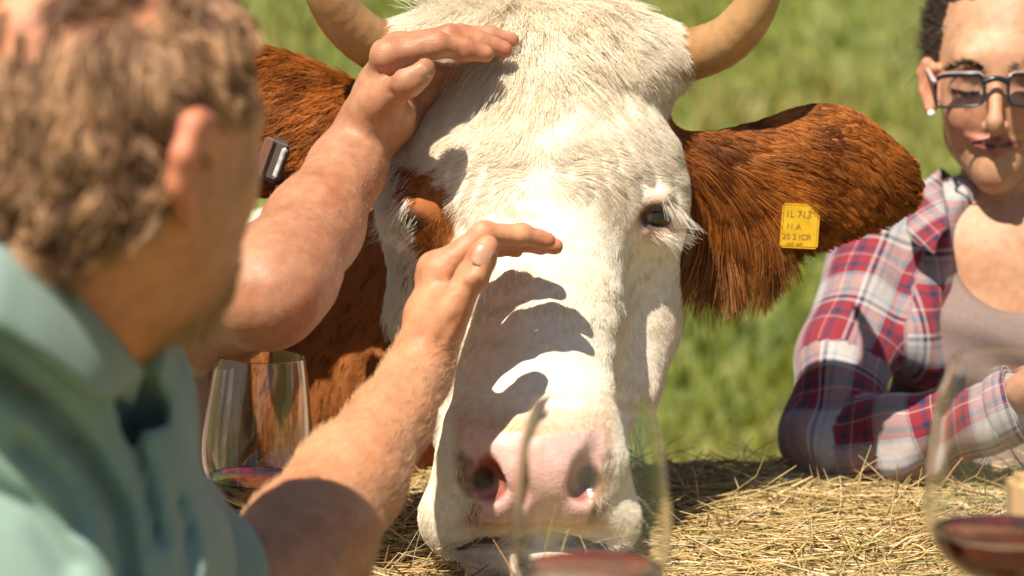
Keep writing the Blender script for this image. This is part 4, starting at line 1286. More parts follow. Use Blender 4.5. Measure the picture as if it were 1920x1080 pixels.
# ================================================================ woman in the plaid shirt
def mat_plaid():
    m, nt, b = new_mat("plaid flannel")
    wrap = nt.nodes.new("ShaderNodeAttribute"); wrap.attribute_name = "Wrap"
    sp = nt.nodes.new("ShaderNodeSeparateXYZ"); nt.links.new(wrap.outputs["Vector"], sp.inputs[0])
    white = (0.42, 0.375, 0.365, 1); red = (0.22, 0.010, 0.022, 1); navy = (0.012, 0.018, 0.060, 1); grey = (0.24, 0.28, 0.33, 1); pinkw = (0.45, 0.24, 0.24, 1)
    stops = [(0.0, white), (0.14, grey), (0.18, white), (0.24, navy), (0.29, white), (0.33, red), (0.47, navy), (0.55, red), (0.60, white), (0.615, red), (0.76, navy), (0.82, red), (0.90, grey), (0.95, white)]
    cols = []
    for ch in (0, 1):
        mm = nt.nodes.new("ShaderNodeMath"); mm.operation = 'MULTIPLY'; mm.inputs[1].default_value = 1 / 0.082
        nt.links.new(sp.outputs[ch], mm.inputs[0])
        fr = nt.nodes.new("ShaderNodeMath"); fr.operation = 'FRACT'; nt.links.new(mm.outputs[0], fr.inputs[0])
        r = nt.nodes.new("ShaderNodeValToRGB"); r.color_ramp.interpolation = 'CONSTANT'
        r.color_ramp.elements[0].position = 0; r.color_ramp.elements[0].color = white
        r.color_ramp.elements.remove(r.color_ramp.elements[1])
        for p_, c_ in stops[1:]:
            e = r.color_ramp.elements.new(p_); e.color = c_
        nt.links.new(fr.outputs[0], r.inputs[0]); cols.append(r)
    ad = nt.nodes.new("ShaderNodeMath"); ad.operation = 'ADD'
    nt.links.new(sp.outputs[0], ad.inputs[0]); nt.links.new(sp.outputs[1], ad.inputs[1])
    tw = nt.nodes.new("ShaderNodeMath"); tw.operation = 'MULTIPLY'; tw.inputs[1].default_value = 3400.0
    nt.links.new(ad.outputs[0], tw.inputs[0])
    sn = nt.nodes.new("ShaderNodeMath"); sn.operation = 'SINE'; nt.links.new(tw.outputs[0], sn.inputs[0])
    mr = nt.nodes.new("ShaderNodeMapRange"); mr.inputs[1].default_value = -1; mr.inputs[3].default_value = 0.38; mr.inputs[4].default_value = 0.62
    nt.links.new(sn.outputs[0], mr.inputs[0])
    mx = nt.nodes.new("ShaderNodeMix"); mx.data_type = 'RGBA'
    nt.links.new(mr.outputs[0], mx.inputs[0]); nt.links.new(cols[0].outputs[0], mx.inputs[6]); nt.links.new(cols[1].outputs[0], mx.inputs[7])
    nt.links.new(mul_noise(nt, mx.outputs[2], 140, .9, 1.08), b.inputs["Base Color"])
    b.inputs["Roughness"].default_value = 0.85; b.inputs["Sheen Weight"].default_value = 0.2
    t = noise_node(nt, 420, 3); bump_from(nt, b, t.outputs[0], 0.3, 0.0008)
    return m

def build_woman():
    rng = np.random.default_rng(51)
    root = empty("person", "smiling woman with dark hair and glasses in open plaid shirt, leaning on the hay", "person")
    D = 2.44
    fx = 1868.0
    def F(dx, y, d): return W(fx + dx, y, d)
    head = [el(W(1885, 90, 2.505), (0.074, 0.098, 0.092), 0.02, CAMAX),
            el(F(4, 185, 2.475), (0.0555, 0.080, 0.060), 0.025, axes(pitch=-9)),
            rc(F(0, 318, 2.448), F(0, 324, 2.448), 0.015, 0.014, 0.03),                       # chin
            rc(F(-54, 258, 2.490), F(-6, 316, 2.458), 0.017, 0.013, 0.025), rc(F(54, 258, 2.490), F(6, 316, 2.458), 0.017, 0.013, 0.025),
            rc(F(-45, 112, 2.432), F(45, 112, 2.432), 0.018, 0.018, 0.02),                      # brow ridge
            rc(F(0, 135, 2.424), F(-2, 225, 2.4005), 0.0065, 0.0072, 0.010),                     # nose
            rc(F(-17, 238, 2.413), F(14, 238, 2.413), 0.0062, 0.0062, 0.007),
            rc(F(-2, 232, 2.4000), F(-2, 240, 2.4010), 0.0072, 0.0066, 0.007)]
    for s in (-1, 1):
        head += [el(F(s * 56, 200, 2.448), (0.016, 0.020, 0.014), 0.03, CAMAX),                 # cheek
                 el(F(s * 55, 162, 2.436), (0.0155, 0.0115, 0.012), 0.006, CAMAX)]              # lowered lid over the eye
    lips = [rc(F(-54, 259, 2.4375), F(0, 270, 2.4245), 0.0020, 0.0034, 0.006), rc(F(54, 259, 2.4375), F(0, 270, 2.4245), 0.0020, 0.0034, 0.006),
            rc(F(-42, 271, 2.4345), F(0, 282, 2.4250), 0.0024, 0.0038, 0.006), rc(F(42, 271, 2.4345), F(0, 282, 2.4250), 0.0024, 0.0038, 0.006)]
    head += lips
    ear = [grp(chain(Wl((1752, 128, 2.475), (1738, 118, 2.485), (1729, 135, 2.492), (1732, 170, 2.49), (1744, 205, 2.48)), [.005, .0052, .0055, .005, .0058], .004)
               + [rc(W(1748, 140, 2.485), W(1752, 190, 2.482), .009, .007, .006)], .005),
           grp(chain(Wl((1992, 128, 2.475), (2006, 118, 2.485), (2015, 135, 2.492), (2012, 170, 2.49), (2000, 205, 2.48)), [.005, .0052, .0055, .005, .0058], .004), .005)]
    sock = [rc(F(s * 34, 163, 2.408), F(s * 76, 165, 2.420), 0.004, 0.004, 0.014, op='s') for s in (-1, 1)]
    neck = [rc(W(1886, 250, 2.52), W(1890, 470, 2.535), 0.044, 0.050, 0.02)]
    torso = [rc(W(1690, 455, 2.53), W(2100, 455, 2.55), 0.048, 0.048, 0.04), rc(W(1885, 520, 2.53), W(1885, 900, 2.53), 0.095, 0.10, 0.05, flat=(FWD, .8)),
             rc(W(1885, 900, 2.53), (0.50, 2.50, 0.45), 0.10, 0.13, 0.05)]
    rarm = chain(Wl((1645, 490, 2.53), (1588, 660, 2.46), (1554, 838, 2.385), (1700, 822, 2.345), (1890, 762, 2.30)), [0.038, 0.032, 0.028, 0.026, 0.023], 0.02)
    larm = chain(Wl((2150, 490, 2.55), (2220, 700, 2.48), (2240, 850, 2.40), (2080, 780, 2.30), (2010, 745, 2.29)), [0.046, 0.042, 0.037, 0.03, 0.022], 0.02)
    wrist = W(1900, 758, 2.298)
    fing = [Wl((1978, 700, 2.275), (2030, 712, 2.255), (2040, 752, 2.255), (2030, 775, 2.262)) + [.85],
            Wl((1986, 715, 2.290), (2042, 725, 2.272), (2052, 765, 2.272), (2040, 790, 2.278)) + [.86],
            Wl((1984, 732, 2.305), (2038, 742, 2.290), (2046, 780, 2.290), (2034, 800, 2.294)) + [.82],
            Wl((1976, 750, 2.318), (2022, 760, 2.306), (2030, 790, 2.306), (2018, 806, 2.308)) + [.74]]
    thumb = Wl((1918, 735, 2.275), (1950, 712, 2.256), (1988, 705, 2.245), (2012, 722, 2.243))
    hand = hand_prims(wrist, fing, thumb)
    P = torso + neck + rarm + larm + head + ear + hand + sock
    v, q = polygonise(P, 0.0026, lambda p: 0.0004 * fbm(p, 90, 5, 2))
    v = relax(v, q, 1)
    col = skin_col(v, np.array([0.52, 0.285, 0.170]), np.array([0.46, 0.225, 0.130]), 9)
    dl = d_list(lips, v)
    col = mixc(col, np.array([0.36, 0.115, 0.10]), 0.85 * sstep(0.0030, 0.0012, dl))
    seam = spline(Wl((1810, 258, 2.436), (1840, 270, 2.427), (1868, 275, 2.4215), (1896, 270, 2.427), (1926, 258, 2.436)), 40)
    near = np.nonzero(np.linalg.norm(v - seam.mean(0), axis=1) < 0.05)[0]
    ds = np.min(np.linalg.norm(v[near][:, None] - seam[None], axis=-1), 1)
    col[near] = mixc(col[near], np.array([0.09, 0.02, 0.02]), sstep(0.0032, 0.0014, ds))
    nrm = vnormals(v, q)
    v[near] -= nrm[near] * (0.0016 * np.exp(-(ds / .0018) ** 2))[:, None]
    for s in (-1, 1):
        ck = np.linalg.norm(v - F(s * 60, 225, 2.428), axis=1)
        col = mixc(col, np.array([0.60, 0.22, 0.16]), 0.35 * sstep(0.03, 0.01, ck))
        nd = np.linalg.norm(v - F(s * 11, 248, 2.405), axis=1)
        col = mixc(col, np.array([0.12, 0.04, 0.03]), 0.8 * sstep(0.0045, 0.0025, nd))
        ld = np.linalg.norm((v - F(s * 55, 160, 2.424)) * np.array([.7, .4, 1.3]), axis=1)
        col = mixc(col, np.array([0.40, 0.19, 0.13]), 0.5 * sstep(0.018, 0.008, ld))
    e = d_list(ear, v)
    col = mixc(col, np.array([0.62, 0.22, 0.13]), 0.5 * sstep(0.004, 0.0, e))
    mesh_obj("body", v, q, SKIN, root, col=col)
    # brows and lashes
    for s in (-1, 1):
        bl = spline(Wl((fx + s * 22, 128, 2.409), (fx + s * 52, 119, 2.412), (fx + s * 92, 131, 2.432)), 60)
        nb = 260
        t = rng.random(nb)
        p = bl[(t * 59).astype(int)] + rng.normal(0, [.0006, .0006, .0016], (nb, 3))
        S = p[:, None] + (np.array([s * .9, -.15, .25]) + rng.normal(0, .2, (nb, 3)))[:, None] * (0.007 * np.linspace(0, 1, 4))[None, :, None]
        hair_obj("eyebrow", S, 0.0003, np.tile([0.025, 0.016, 0.012], (nb, 1)), HAIRMAT, root)["kind"] = "stuff"
        bl = spline(Wl((fx + s * 28, 166, 2.424), (fx + s * 55, 171, 2.423), (fx + s * 84, 163, 2.436)), 60)
        nb = 150
        t = rng.random(nb)
        p = bl[(t * 59).astype(int)]
        S = p[:, None] + (np.array([s * .25, -.8, -.55]) + rng.normal(0, .15, (nb, 3)))[:, None] * (0.009 * np.linspace(0, 1, 4))[None, :, None]
        hair_obj("eyelash", S, 0.0003, np.tile([0.012, 0.009, 0.008], (nb, 1)), HAIRMAT, root)["kind"] = "stuff"
    # dark hair drawn back
    dh = np.minimum(d_prim(head[0], v), d_prim(head[1], v)); x, y, d = inv(v)
    side = np.abs(x - 1876)
    line = 8 + 0.0011 * np.maximum(side - 40, 0) ** 2 + sstep(88, 112, side) * 110
    wt = (dh < 0.012) * (y < line) * (y < 190) * (e > 0.003)
    p, nn = scatter(v, q, 18000, wt, rng)
    g = np.array([0, 1.0, 0.15]) + (p - W(1885, 90, 2.44)) * np.array([6, 0, 4]) + .03 * nvec(p, 30, 3)
    S = clump(strands(p, nn, g, 0.06, .04, 7, rng=rng, wob=.02, bend=.3), 900, .1, rng)
    hair_obj("hair", S, 0.0004, np.tile([0.045, 0.026, 0.017], (18000, 1)) * (.6 + .9 * rng.random((18000, 1))), HAIRMAT, root)["kind"] = "stuff"
    p, nn = scatter(v, q, 60, wt * (x < 1780), rng)
    S = strands(p, nn, np.array([-.5, .2, -.7]), 0.05, 1.1, 8, curl=.3, rng=rng, wob=.5, bend=.3)
    hair_obj("stray_hair", S, 0.0002, np.tile([0.06, 0.035, 0.022], (60, 1)), HAIRMAT, root)["kind"] = "stuff"
    # earring
    ev, eq = polygonise([el(W(1746, 213, 2.468), (.0042,) * 3, .001)], .0012)
    mesh_obj("earring", ev, eq, mat_plain("pearl stud", (.78, .74, .72), .2), root)
    # glasses, worn: a thing of its own
    gl = empty("eyeglasses", "dark rectangular eyeglasses with pale upper rim worn by the woman", "eyeglasses")
    fm_ = mat_plain("dark acetate", (0.018, 0.022, 0.026), 0.25, spec=.5)
    pm = mat_plain("pale rose acetate", (0.50, 0.38, 0.38), 0.35)
    lm, nt, b = new_mat("spectacle lens")
    tr = nt.nodes.new("ShaderNodeBsdfTransparent"); gs = nt.nodes.new("ShaderNodeBsdfGlossy"); gs.inputs["Roughness"].default_value = 0.02
    fr = nt.nodes.new("ShaderNodeFresnel"); fr.inputs[0].default_value = 1.45
    mx = nt.nodes.new("ShaderNodeMixShader"); nt.links.new(fr.outputs[0], mx.inputs[0]); nt.links.new(tr.outputs[0], mx.inputs[1]); nt.links.new(gs.outputs[0], mx.inputs[2])
    nt.links.new(mx.outputs[0], nt.nodes["Material Output"].inputs[0])
    def lensd(dx): return 2.401 + 0.022 * (abs(dx) / 115.0) ** 2
    for s in (-1, 1):
        out = []
        for k in range(48):
            t = 2 * math.pi * k / 48
            ct, st = math.cos(t), math.sin(t)
            ex = np.sign(ct) * abs(ct) ** 0.42; ez = np.sign(st) * abs(st) ** 0.42
            dx = 67 + 47 * ex * (1.0 if ex > 0 else 0.95); yy = 170 - 30 * ez + (1.5 - 3 * (ex > 0)) * 0
            out.append(W(fx + s * dx, yy + 2 * ex, lensd(dx)))
        out = np.array(out)
        loop = np.vstack([out, out[:2]])
        fv, ff, fu = tube(loop, np.array([0.0013 + 0.0013 * (0.5 + 0.5 * math.sin(2 * math.pi * k / 48)) for k in range(50)]), 8, closed_ends=False)
        fr_o = mesh_obj("rim", fv, ff, fm_, gl)
        ti = [k for k in range(2, 23)]
        tp = out[ti] + np.array([0, -.0006, 0.0022])
        fv, ff, fu = tube(tp, 0.0009, 8)
        mesh_obj("upper_rim", fv, ff, pm, fr_o)
        cen = out.mean(0)
        lv = np.vstack([out, cen[None] + np.array([[0, -.001, 0]])])
        mesh_obj("lens", lv, [[k, (k + 1) % 48, 48] for k in range(48)], lm, gl)
        tpl = spline(Wl((fx + s * 112, 156, lensd(112)), (fx + s * 118, 150, 2.42), (fx + s * 128, 132, 2.47), (fx + s * 136, 128, 2.50)), 16)
        fv, ff, fu = tube(tpl, 0.0024, 8, squash=.7)
        mesh_obj("temple", fv, ff, pm, gl)
    br = spline(Wl((fx - 25, 154, lensd(22)), (fx, 147, 2.399), (fx + 25, 154, lensd(22))), 14)
    fv, ff, fu = tube(br, 0.0030, 8)
    mesh_obj("bridge", fv, ff, fm_, gl)

    # taupe top
    ts = [rc(W(1710, 462, 2.53), W(2080, 462, 2.55), 0.053, 0.053, 0.04), rc(W(1885, 530, 2.53), W(1885, 900, 2.53), 0.100, 0.108, 0.05, flat=(FWD, .84)),
          rc(W(1885, 900, 2.53), (0.50, 2.50, 0.48), 0.108, 0.14, 0.05),
          el(W(1815, 640, 2.47), (.045, .045, .04), .05, CAMAX), el(W(1955, 640, 2.47), (.045, .045, .04), .05, CAMAX)]
    tcut = [el(W(1905, 415, 2.44), (0.066, 0.092, 0.10), 0.006, CAMAX, op='s')]
    def tf(p): return 0.004 * np.sin(p[:, 2] * 90 + 40 * p[:, 0] + 3 * vnoise(p, 9, 81)) * (0.4 + .6 * vnoise(p, 7, 82))
    v2, q2 = polygonise(ts + tcut, 0.0045, tf); v2 = relax(v2, q2, 1)
    mesh_obj("t_shirt", v2, q2, mat_plain("taupe linen", (0.205, 0.148, 0.132), 0.85, 260, .9, 1.1, bump=.4, bscale=700, bdist=.0007), root)
    # plaid shirt: two open fronts and long sleeves
    pm_ = mat_plaid()
    sl = chain(Wl((1655, 490, 2.52), (1588, 660, 2.455), (1554, 836, 2.385), (1700, 820, 2.34), (1880, 765, 2.302)), [0.056, 0.050, 0.043, 0.040, 0.035], 0.012)
    sl2 = chain(Wl((2140, 490, 2.54), (2220, 700, 2.48), (2240, 850, 2.40), (2080, 790, 2.31)), [0.058, 0.055, 0.046, 0.038], 0.02)
    pt = [rc(W(1685, 462, 2.535), W(2100, 462, 2.55), 0.060, 0.060, 0.03), rc(W(1880, 540, 2.535), W(1880, 900, 2.535), 0.112, 0.120, 0.05, flat=(FWD, .92)),
          rc(W(1880, 900, 2.535), (0.50, 2.50, 0.60), 0.120, 0.15, 0.05), rc(W(1730, 420, 2.52), W(1720, 640, 2.46), 0.030, 0.038, 0.03)]
    pc = [rc(W(1905, 300, 2.42), W(1885, 640, 2.40), 0.076, 0.066, 0.006, op='s'), rc(W(1885, 640, 2.40), W(1865, 980, 2.38), 0.066, 0.072, 0.006, op='s')]
    def pf(p):
        x, y, d = inv(p)
        a = np.sin((p @ unit(np.array([.55, .1, .8]))) * 88 + 3.0 * vnoise(p, 9, 91))
        b_ = np.sin((p @ unit(np.array([-.8, .1, .5]))) * 110 + 3.0 * vnoise(p, 11, 92))
        elb = np.exp(-(np.linalg.norm(p - W(1560, 800, 2.37), axis=1) / .07) ** 2)
        return 0.0034 * a * (.6 + .8 * vnoise(p, 8, 93)) + 0.003 * b_ * (.5 + .5 * vnoise(p, 6, 94)) + 0.004 * elb * a
    v3, q3 = polygonise(pt + pc + sl + sl2, 0.0038, pf); v3 = relax(v3, q3, 1)
    U, bd = along(v3, sl); U2, bd2 = along(v3, sl2)
    dt = np.min([d_prim(k, v3) for k in pt], 0)
    uv = np.stack([v3[:, 0] * 1.0 + 0.35 * v3[:, 1], v3[:, 2] + .03 * v3[:, 0]], -1)
    uv = np.where((bd < dt + .004)[:, None], U + np.array([.013, .02]), uv); uv = np.where(((bd2 < dt) & (bd2 < bd))[:, None], U2, uv)
    ps = mesh_obj("plaid_shirt", v3, q3, pm_, root, uv=uv)
    # cuff and collar
    cp = spline(Wl((1862, 771, 2.307), (1885, 763, 2.301), (1908, 755, 2.296)), 6)
    cv, cf, cu = tube(cp, [0.0385, .0395, .0395, .0393, .039, .0375], 36, closed_ends=False)
    o = mesh_obj("cuff", cv, cf, pm_, ps, uv=cu * np.array([1, .24]))
    o.modifiers.new("thick", 'SOLIDIFY').thickness = 0.002
    for s in (-1, 1):
        def S(x_, y_, d_): return W(1890 + s * (x_ - 1890), y_, d_)
        top = [S(1790, 335, 2.60), S(1768, 318, 2.54), S(1764, 330, 2.50), S(1770, 380, 2.465), S(1776, 430, 2.435)]
        bot = [S(1740, 400, 2.60), S(1716, 385, 2.53), S(1704, 400, 2.47), S(1705, 445, 2.435), S(1752, 478, 2.420)]
        T, B_ = spline(top, 20), spline(bot, 20)
        rows = [T + (B_ - T) * t + np.array([-s * .3, -.4, .8]) * .006 * math.sin(t * math.pi) for t in np.linspace(0, 1, 7)]
        CV = np.array(rows).reshape(-1, 3)
        CF = [[r * 20 + c, r * 20 + c + 1, (r + 1) * 20 + c + 1, (r + 1) * 20 + c] for r in range(6) for c in range(19)]
        o = mesh_obj("collar", CV, CF, pm_, ps, uv=np.stack([CV[:, 0] + CV[:, 2], CV[:, 2] - CV[:, 0] + CV[:, 1]], -1))
        o.modifiers.new("thick", 'SOLIDIFY').thickness = 0.002
    lg = [rc((0.50, 2.50, 0.42), (0.50, 2.50, 0.52), 0.145, 0.145, .05)]
    for s in (-1, 1):
        lg += [rc((0.54, 2.55 + .07 * s, .42), (.88, 2.56 + .09 * s, .46), .08, .065, .04), rc((.88, 2.56 + .09 * s, .46), (.86, 2.56 + .09 * s, .04), .06, .05, .03)]
    v4, q4 = polygonise(lg, 0.009)
    mesh_obj("jeans", v4, q4, mat_plain("dark jeans", (0.045, 0.06, 0.10), 0.85, 40), root)
build_woman()
# ------------------------------------------------------------------ hay bales, glasses, tags, wood
HAYZ = 0.785
def hay_material(name):
    m, nt, b = new_mat(name)
    a = attr_col(nt)
    nt.links.new(mul_noise(nt, a.outputs["Color"], 400, .8, 1.15), b.inputs["Base Color"])
    b.inputs["Roughness"].default_value = 0.55; b.inputs["Specular IOR Level"].default_value = 0.35
    return m
HAY = hay_material("hay straw")

def straw_mesh(p, d, L, w, col, bendv, seg=3):
    """flat three-sided stalks: p centre, d direction, bendv sag vector"""
    n = len(p)
    rng = np.random.default_rng(7)
    up = unit(np.cross(d, rng.normal(size=(n, 3)))); sd = np.cross(d, up)
    V = np.zeros((n, seg + 1, 3, 3))
    for i in range(seg + 1):
        t = i / seg
        c = p + d * ((t - .5) * L)[:, None] + bendv * (t - .5)[..., None] ** 2 if False else p + d * ((t - .5) * L)[:, None] + bendv * ((t - .5) ** 2 * 4)
        tw = w * (1.0 if 0 < i < seg else 0.55)
        for j, (a, b) in enumerate(((1, 0), (-.5, .55), (-.5, -.55))):
            V[:, i, j] = c + sd * (a * tw)[:, None] + up * (b * tw)[:, None]
    base = (np.arange(n) * (seg + 1) * 3)[:, None]
    F = []
    for i in range(seg):
        for j in range(3):
            F.append(base + np.array([[i * 3 + j, i * 3 + (j + 1) % 3, (i + 1) * 3 + (j + 1) % 3, (i + 1) * 3 + j]]))
    return V.reshape(-1, 3), np.concatenate(F), np.repeat(col, (seg + 1) * 3, 0)

def hay_cols(n, rng, p):
    t = rng.random(n)
    pal = np.array([[0.64, 0.46, 0.21], [0.52, 0.35, 0.14], [0.38, 0.29, 0.10], [0.76, 0.61, 0.38], [0.30, 0.17, 0.07], [0.42, 0.38, 0.16]])
    k = rng.choice(6, n, p=[.30, .24, .14, .14, .08, .10])
    return pal[k] * (0.75 + .45 * rng.random((n, 1)))

def top_z(x, y, z, seed):
    p = np.stack([x, y, 0 * x], -1)
    return z + 0.018 * fbm(p, 5.5, seed) + 0.008 * fbm(p, 22, seed + 3)

def bale(x0, x1, y0, y1, z0, z1, label, seed, n_straw, focus):
    rng = np.random.default_rng(seed)
    root = empty("hay_bale", label, "hay bale")
    nx, ny = 60, 40
    xs, ys = np.linspace(x0, x1, nx), np.linspace(y0, y1, ny)
    X, Y = np.meshgrid(xs, ys, indexing='ij')
    ed = np.minimum(np.minimum(X - x0, x1 - X), np.minimum(Y - y0, y1 - Y))
    Z = top_z(X, Y, z1, seed) - 0.02 - 0.03 * np.exp(-ed / 0.025)
    V = list(np.stack([X, Y, Z], -1).reshape(-1, 3)); F = []
    for i in range(nx - 1):
        for j in range(ny - 1):
            a = i * ny + j; F.append([a, a + ny, a + ny + 1, a + 1])
    ring = [(i, 0) for i in range(nx)] + [(nx - 1, j) for j in range(1, ny)] + [(i, ny - 1) for i in range(nx - 2, -1, -1)] + [(0, j) for j in range(ny - 2, 0, -1)]
    prev = [i * ny + j for i, j in ring]
    c = np.array([(x0 + x1) / 2, (y0 + y1) / 2, 0])
    for t in np.linspace(0.12, 1, 8):
        cur = []
        for k in [i * ny + j for i, j in ring]:
            q = V[k].copy(); q[2] = z1 + (z0 - z1) * t
            o = unit((q - c) * np.array([1, 1, 0])); q = q + o * (0.02 * vnoise(q[None], 12, seed)[0] + 0.012)
            cur.append(len(V)); V.append(q)
        n_ = len(cur)
        for k in range(n_):
            F.append([prev[k], cur[k], cur[(k + 1) % n_], prev[(k + 1) % n_]])
        prev = cur
    V = np.array(V)
    col = mixc(np.array([0.20, 0.14, 0.05]), np.array([0.46, 0.34, 0.14]), np.clip(.5 + .7 * fbm(V, 40, 3), 0, 1))
    mesh_obj("bale_core", V, F, HAY, root, col=col)
    # loose stalks lying on top
    n = n_straw
    fx, fy, fsx, fsy = focus
    m_ = int(n * .8)
    x = np.concatenate([rng.uniform(fx - fsx, fx + fsx, m_), rng.uniform(x0, x1, n - m_)]); y = np.concatenate([rng.uniform(fy - fsy, fy + fsy, m_), rng.uniform(y0, y1, n - m_)])
    k = (x > x0 + .005) & (x < x1 - .005) & (y > y0 + .005) & (y < y1 - .004)
    x, y = x[k], y[k]; n = len(x)
    z = top_z(x, y, z1, seed) - 0.014 + 0.022 * rng.random(n)
    p = np.stack([x, y, z], -1)
    ang = 0.9 * vnoise(p, 7, seed + 5) + rng.normal(0, .75, n) + .1
    d = unit(np.stack([np.cos(ang), np.sin(ang), rng.normal(0, .13, n)], -1))
    L = 0.035 + 0.13 * rng.random(n) ** 1.5
    w = 0.00055 + 0.0011 * rng.random(n) ** 2
    bend = np.stack([rng.normal(0, .006, n), rng.normal(0, .006, n), -.004 * rng.random(n)], -1)
    v1, f1, c1 = straw_mesh(p, d, L, w, hay_cols(n, rng, p), bend)
    mesh_obj("loose_straw", v1, f1, HAY, root, col=c1, smooth=False)["kind"] = "stuff"
    # stalks sticking out
    n = 420
    x = rng.uniform(fx - fsx, fx + fsx, n); y = rng.uniform(fy - fsy, fy + fsy, n)
    k = (x > x0 + .01) & (x < x1 - .01) & (y > y0 + .02) & (y < y1 - .004); x, y = x[k], y[k]; n = len(x)
    p = np.stack([x, y, top_z(x, y, z1, seed) + .006], -1)
    d = unit(np.stack([rng.normal(0, 1, n), rng.normal(0, .6, n), .25 + .5 * rng.random(n)], -1))
    L = .03 + .05 * rng.random(n)
    v1, f1, c1 = straw_mesh(p + d * (L * .35)[:, None], d, L, .0005 + .0005 * rng.random(n), hay_cols(n, rng, p), rng.normal(0, .006, (n, 3)))
    mesh_obj("upright_stalks", v1, f1, HAY, root, col=c1, smooth=False)["kind"] = "stuff"
    # two twine loops
    tm = mat_plain("baling twine", (0.45, 0.33, 0.16), .8)
    for fxx in (.22, .78):
        yy = y0 + (y1 - y0) * fxx
        path = [(x0 - .03, yy, z0 + .01), (x0 - .03, yy, z1 - .04), (x0 + .03, yy, z1 - .012)] + [(xx, yy, top_z(np.array([xx]), np.array([yy]), z1, seed)[0] - .012) for xx in np.linspace(x0 + .1, x1 - .1, 12)] + [(x1 - .03, yy, z1 - .012), (x1 + .03, yy, z1 - .04), (x1 + .03, yy, z0 + .01)]
        tv, tf_, tu = tube(np.array(path), .0018, 6)
        mesh_obj("twine", tv, tf_, tm, root)
    return root
bale(-0.262, 1.05, 1.80, 2.385, 0.0, HAYZ, "hay bale under the cow's chin and the woman's plaid forearm", 3, 15000, (0.20, 2.10, 0.42, 0.29))
bale(-0.06, 1.15, 0.98, 1.775, 0.0, HAYZ - 0.005, "hay bale carrying two wine glasses and a wooden board in front of the cow", 6, 7000, (0.22, 1.62, 0.30, 0.15))
bale(-0.75, -0.10, 1.00, 1.55, 0.0, 0.40, "low hay bale used as a seat by the man in green", 9, 2500, (-0.4, 1.3, .3, .25))
bale(-0.72, -0.30, 2.18, 2.58, 0.0, 0.36, "low hay bale used as a seat by the person in the taupe t-shirt", 12, 1200, (-0.5, 2.4, .2, .15))
bale(0.34, 0.95, 2.43, 2.78, 0.0, 0.36, "low hay bale used as a seat by the woman in the plaid shirt", 14, 1200, (0.6, 2.6, .2, .15))

# ------------------------------------------------------------------ wine glasses
def glass_material():
    m, nt, b = new_mat("clear glass")
    b.inputs["Base Color"].default_value = (1, 1, 1, 1); b.inputs["Roughness"].default_value = 0.0
    b.inputs["Transmission Weight"].default_value = 1.0; b.inputs["IOR"].default_value = 1.48
    return m
GLASS = glass_material()
def wine_material():
    m, nt, b = new_mat("red wine")
    b.inputs["Base Color"].default_value = (0.62, 0.02, 0.035, 1); b.inputs["Roughness"].default_value = 0.0
    b.inputs["Transmission Weight"].default_value = 1.0; b.inputs["IOR"].default_value = 1.34
    va = nt.nodes.new("ShaderNodeVolumeAbsorption"); va.inputs[0].default_value = (0.75, 0.03, 0.05, 1); va.inputs[1].default_value = 95.0
    nt.links.new(va.outputs[0], nt.nodes["Material Output"].inputs["Volume"])
    return m
WINE = wine_material()

def wine_glass(label, base, scale, level, tilt=(0, 0), rim=0.80, ST=0.085):
    """base point; outer bowl radius 45 mm at scale 1; level = wine surface as a share of the bowl height"""
    root = empty("wine_glass", label, "wine glass", "wine glasses on the hay")
    R, BH = 0.0455, 0.128
    prof = []      # outer bowl: (height share, radius share)
    hs = [0, .015, .05, .11, .19, .29, .40, .52, .66, .82, 1.0]
    rs = [.10, .22, .46, .70, .87, .97, 1.0, .985, .94, .88, rim]
    q = spline(np.stack([rs, hs], -1), 34)
    q[:, 0] = np.clip(q[:, 0], .06, 1)
    outer = [(R * r, ST + BH * h) for r, h in q]
    th = 0.0010
    inner = [(max(r - th, .0003), z + (0.0035 if i == 0 else .0025 * (1 - i / 10.0) if i < 10 else 0)) for i, (r, z) in enumerate(outer)]
    foot = [(0.0003, .0022), (.0335, .0), (.0345, .0012), (.030, .0025), (.014, .0052), (.0062, .010), (.0042, .020), (.0037, .045), (.0042, ST - .012), (.0060, ST - .003)]
    foot[0] = (0.0003, 0.0)
    ro, zo = outer[-1]
    prof = foot + outer[1:-1] + [(ro + .00002, zo - .0010), (ro, zo - .0003), (ro - .0002, zo), (ro - th + .0002, zo), (ro - th, zo - .0003), (ro - th + .00002, zo - .0010)] + inner[::-1][1:-1] + [(0.0003, inner[1][1] - .001)]
    v, f = lathe(prof, 64)
    ax, ay = tilt
    Rx = np.array([[1, 0, 0], [0, math.cos(ax), -math.sin(ax)], [0, math.sin(ax), math.cos(ax)]])
    Ry = np.array([[math.cos(ay), 0, math.sin(ay)], [0, 1, 0], [-math.sin(ay), 0, math.cos(ay)]])
    M = Ry @ Rx * scale
    mesh_obj("glass_body", v @ M.T + base, f, GLASS, root)
    # wine: level surface, slightly larger than the hollow so that it wets the glass
    zi = ST + BH * level
    lo = [(r, z) for r, z in inner if z < zi]
    rl = np.interp(zi, [z for r, z in inner], [r for r, z in inner])
    wp = [(0.0003, inner[1][1] - .0013)] + [(r + .0002, z - .0002) for r, z in lo[1:]] + [(rl + .0002, zi), (rl * .96, zi - .0004), (0.0003, zi - .0004)]
    v, f = lathe(wp, 64)
    vv = v @ M.T
    o = mesh_obj("wine", vv + base, f, WINE, root)
    return root

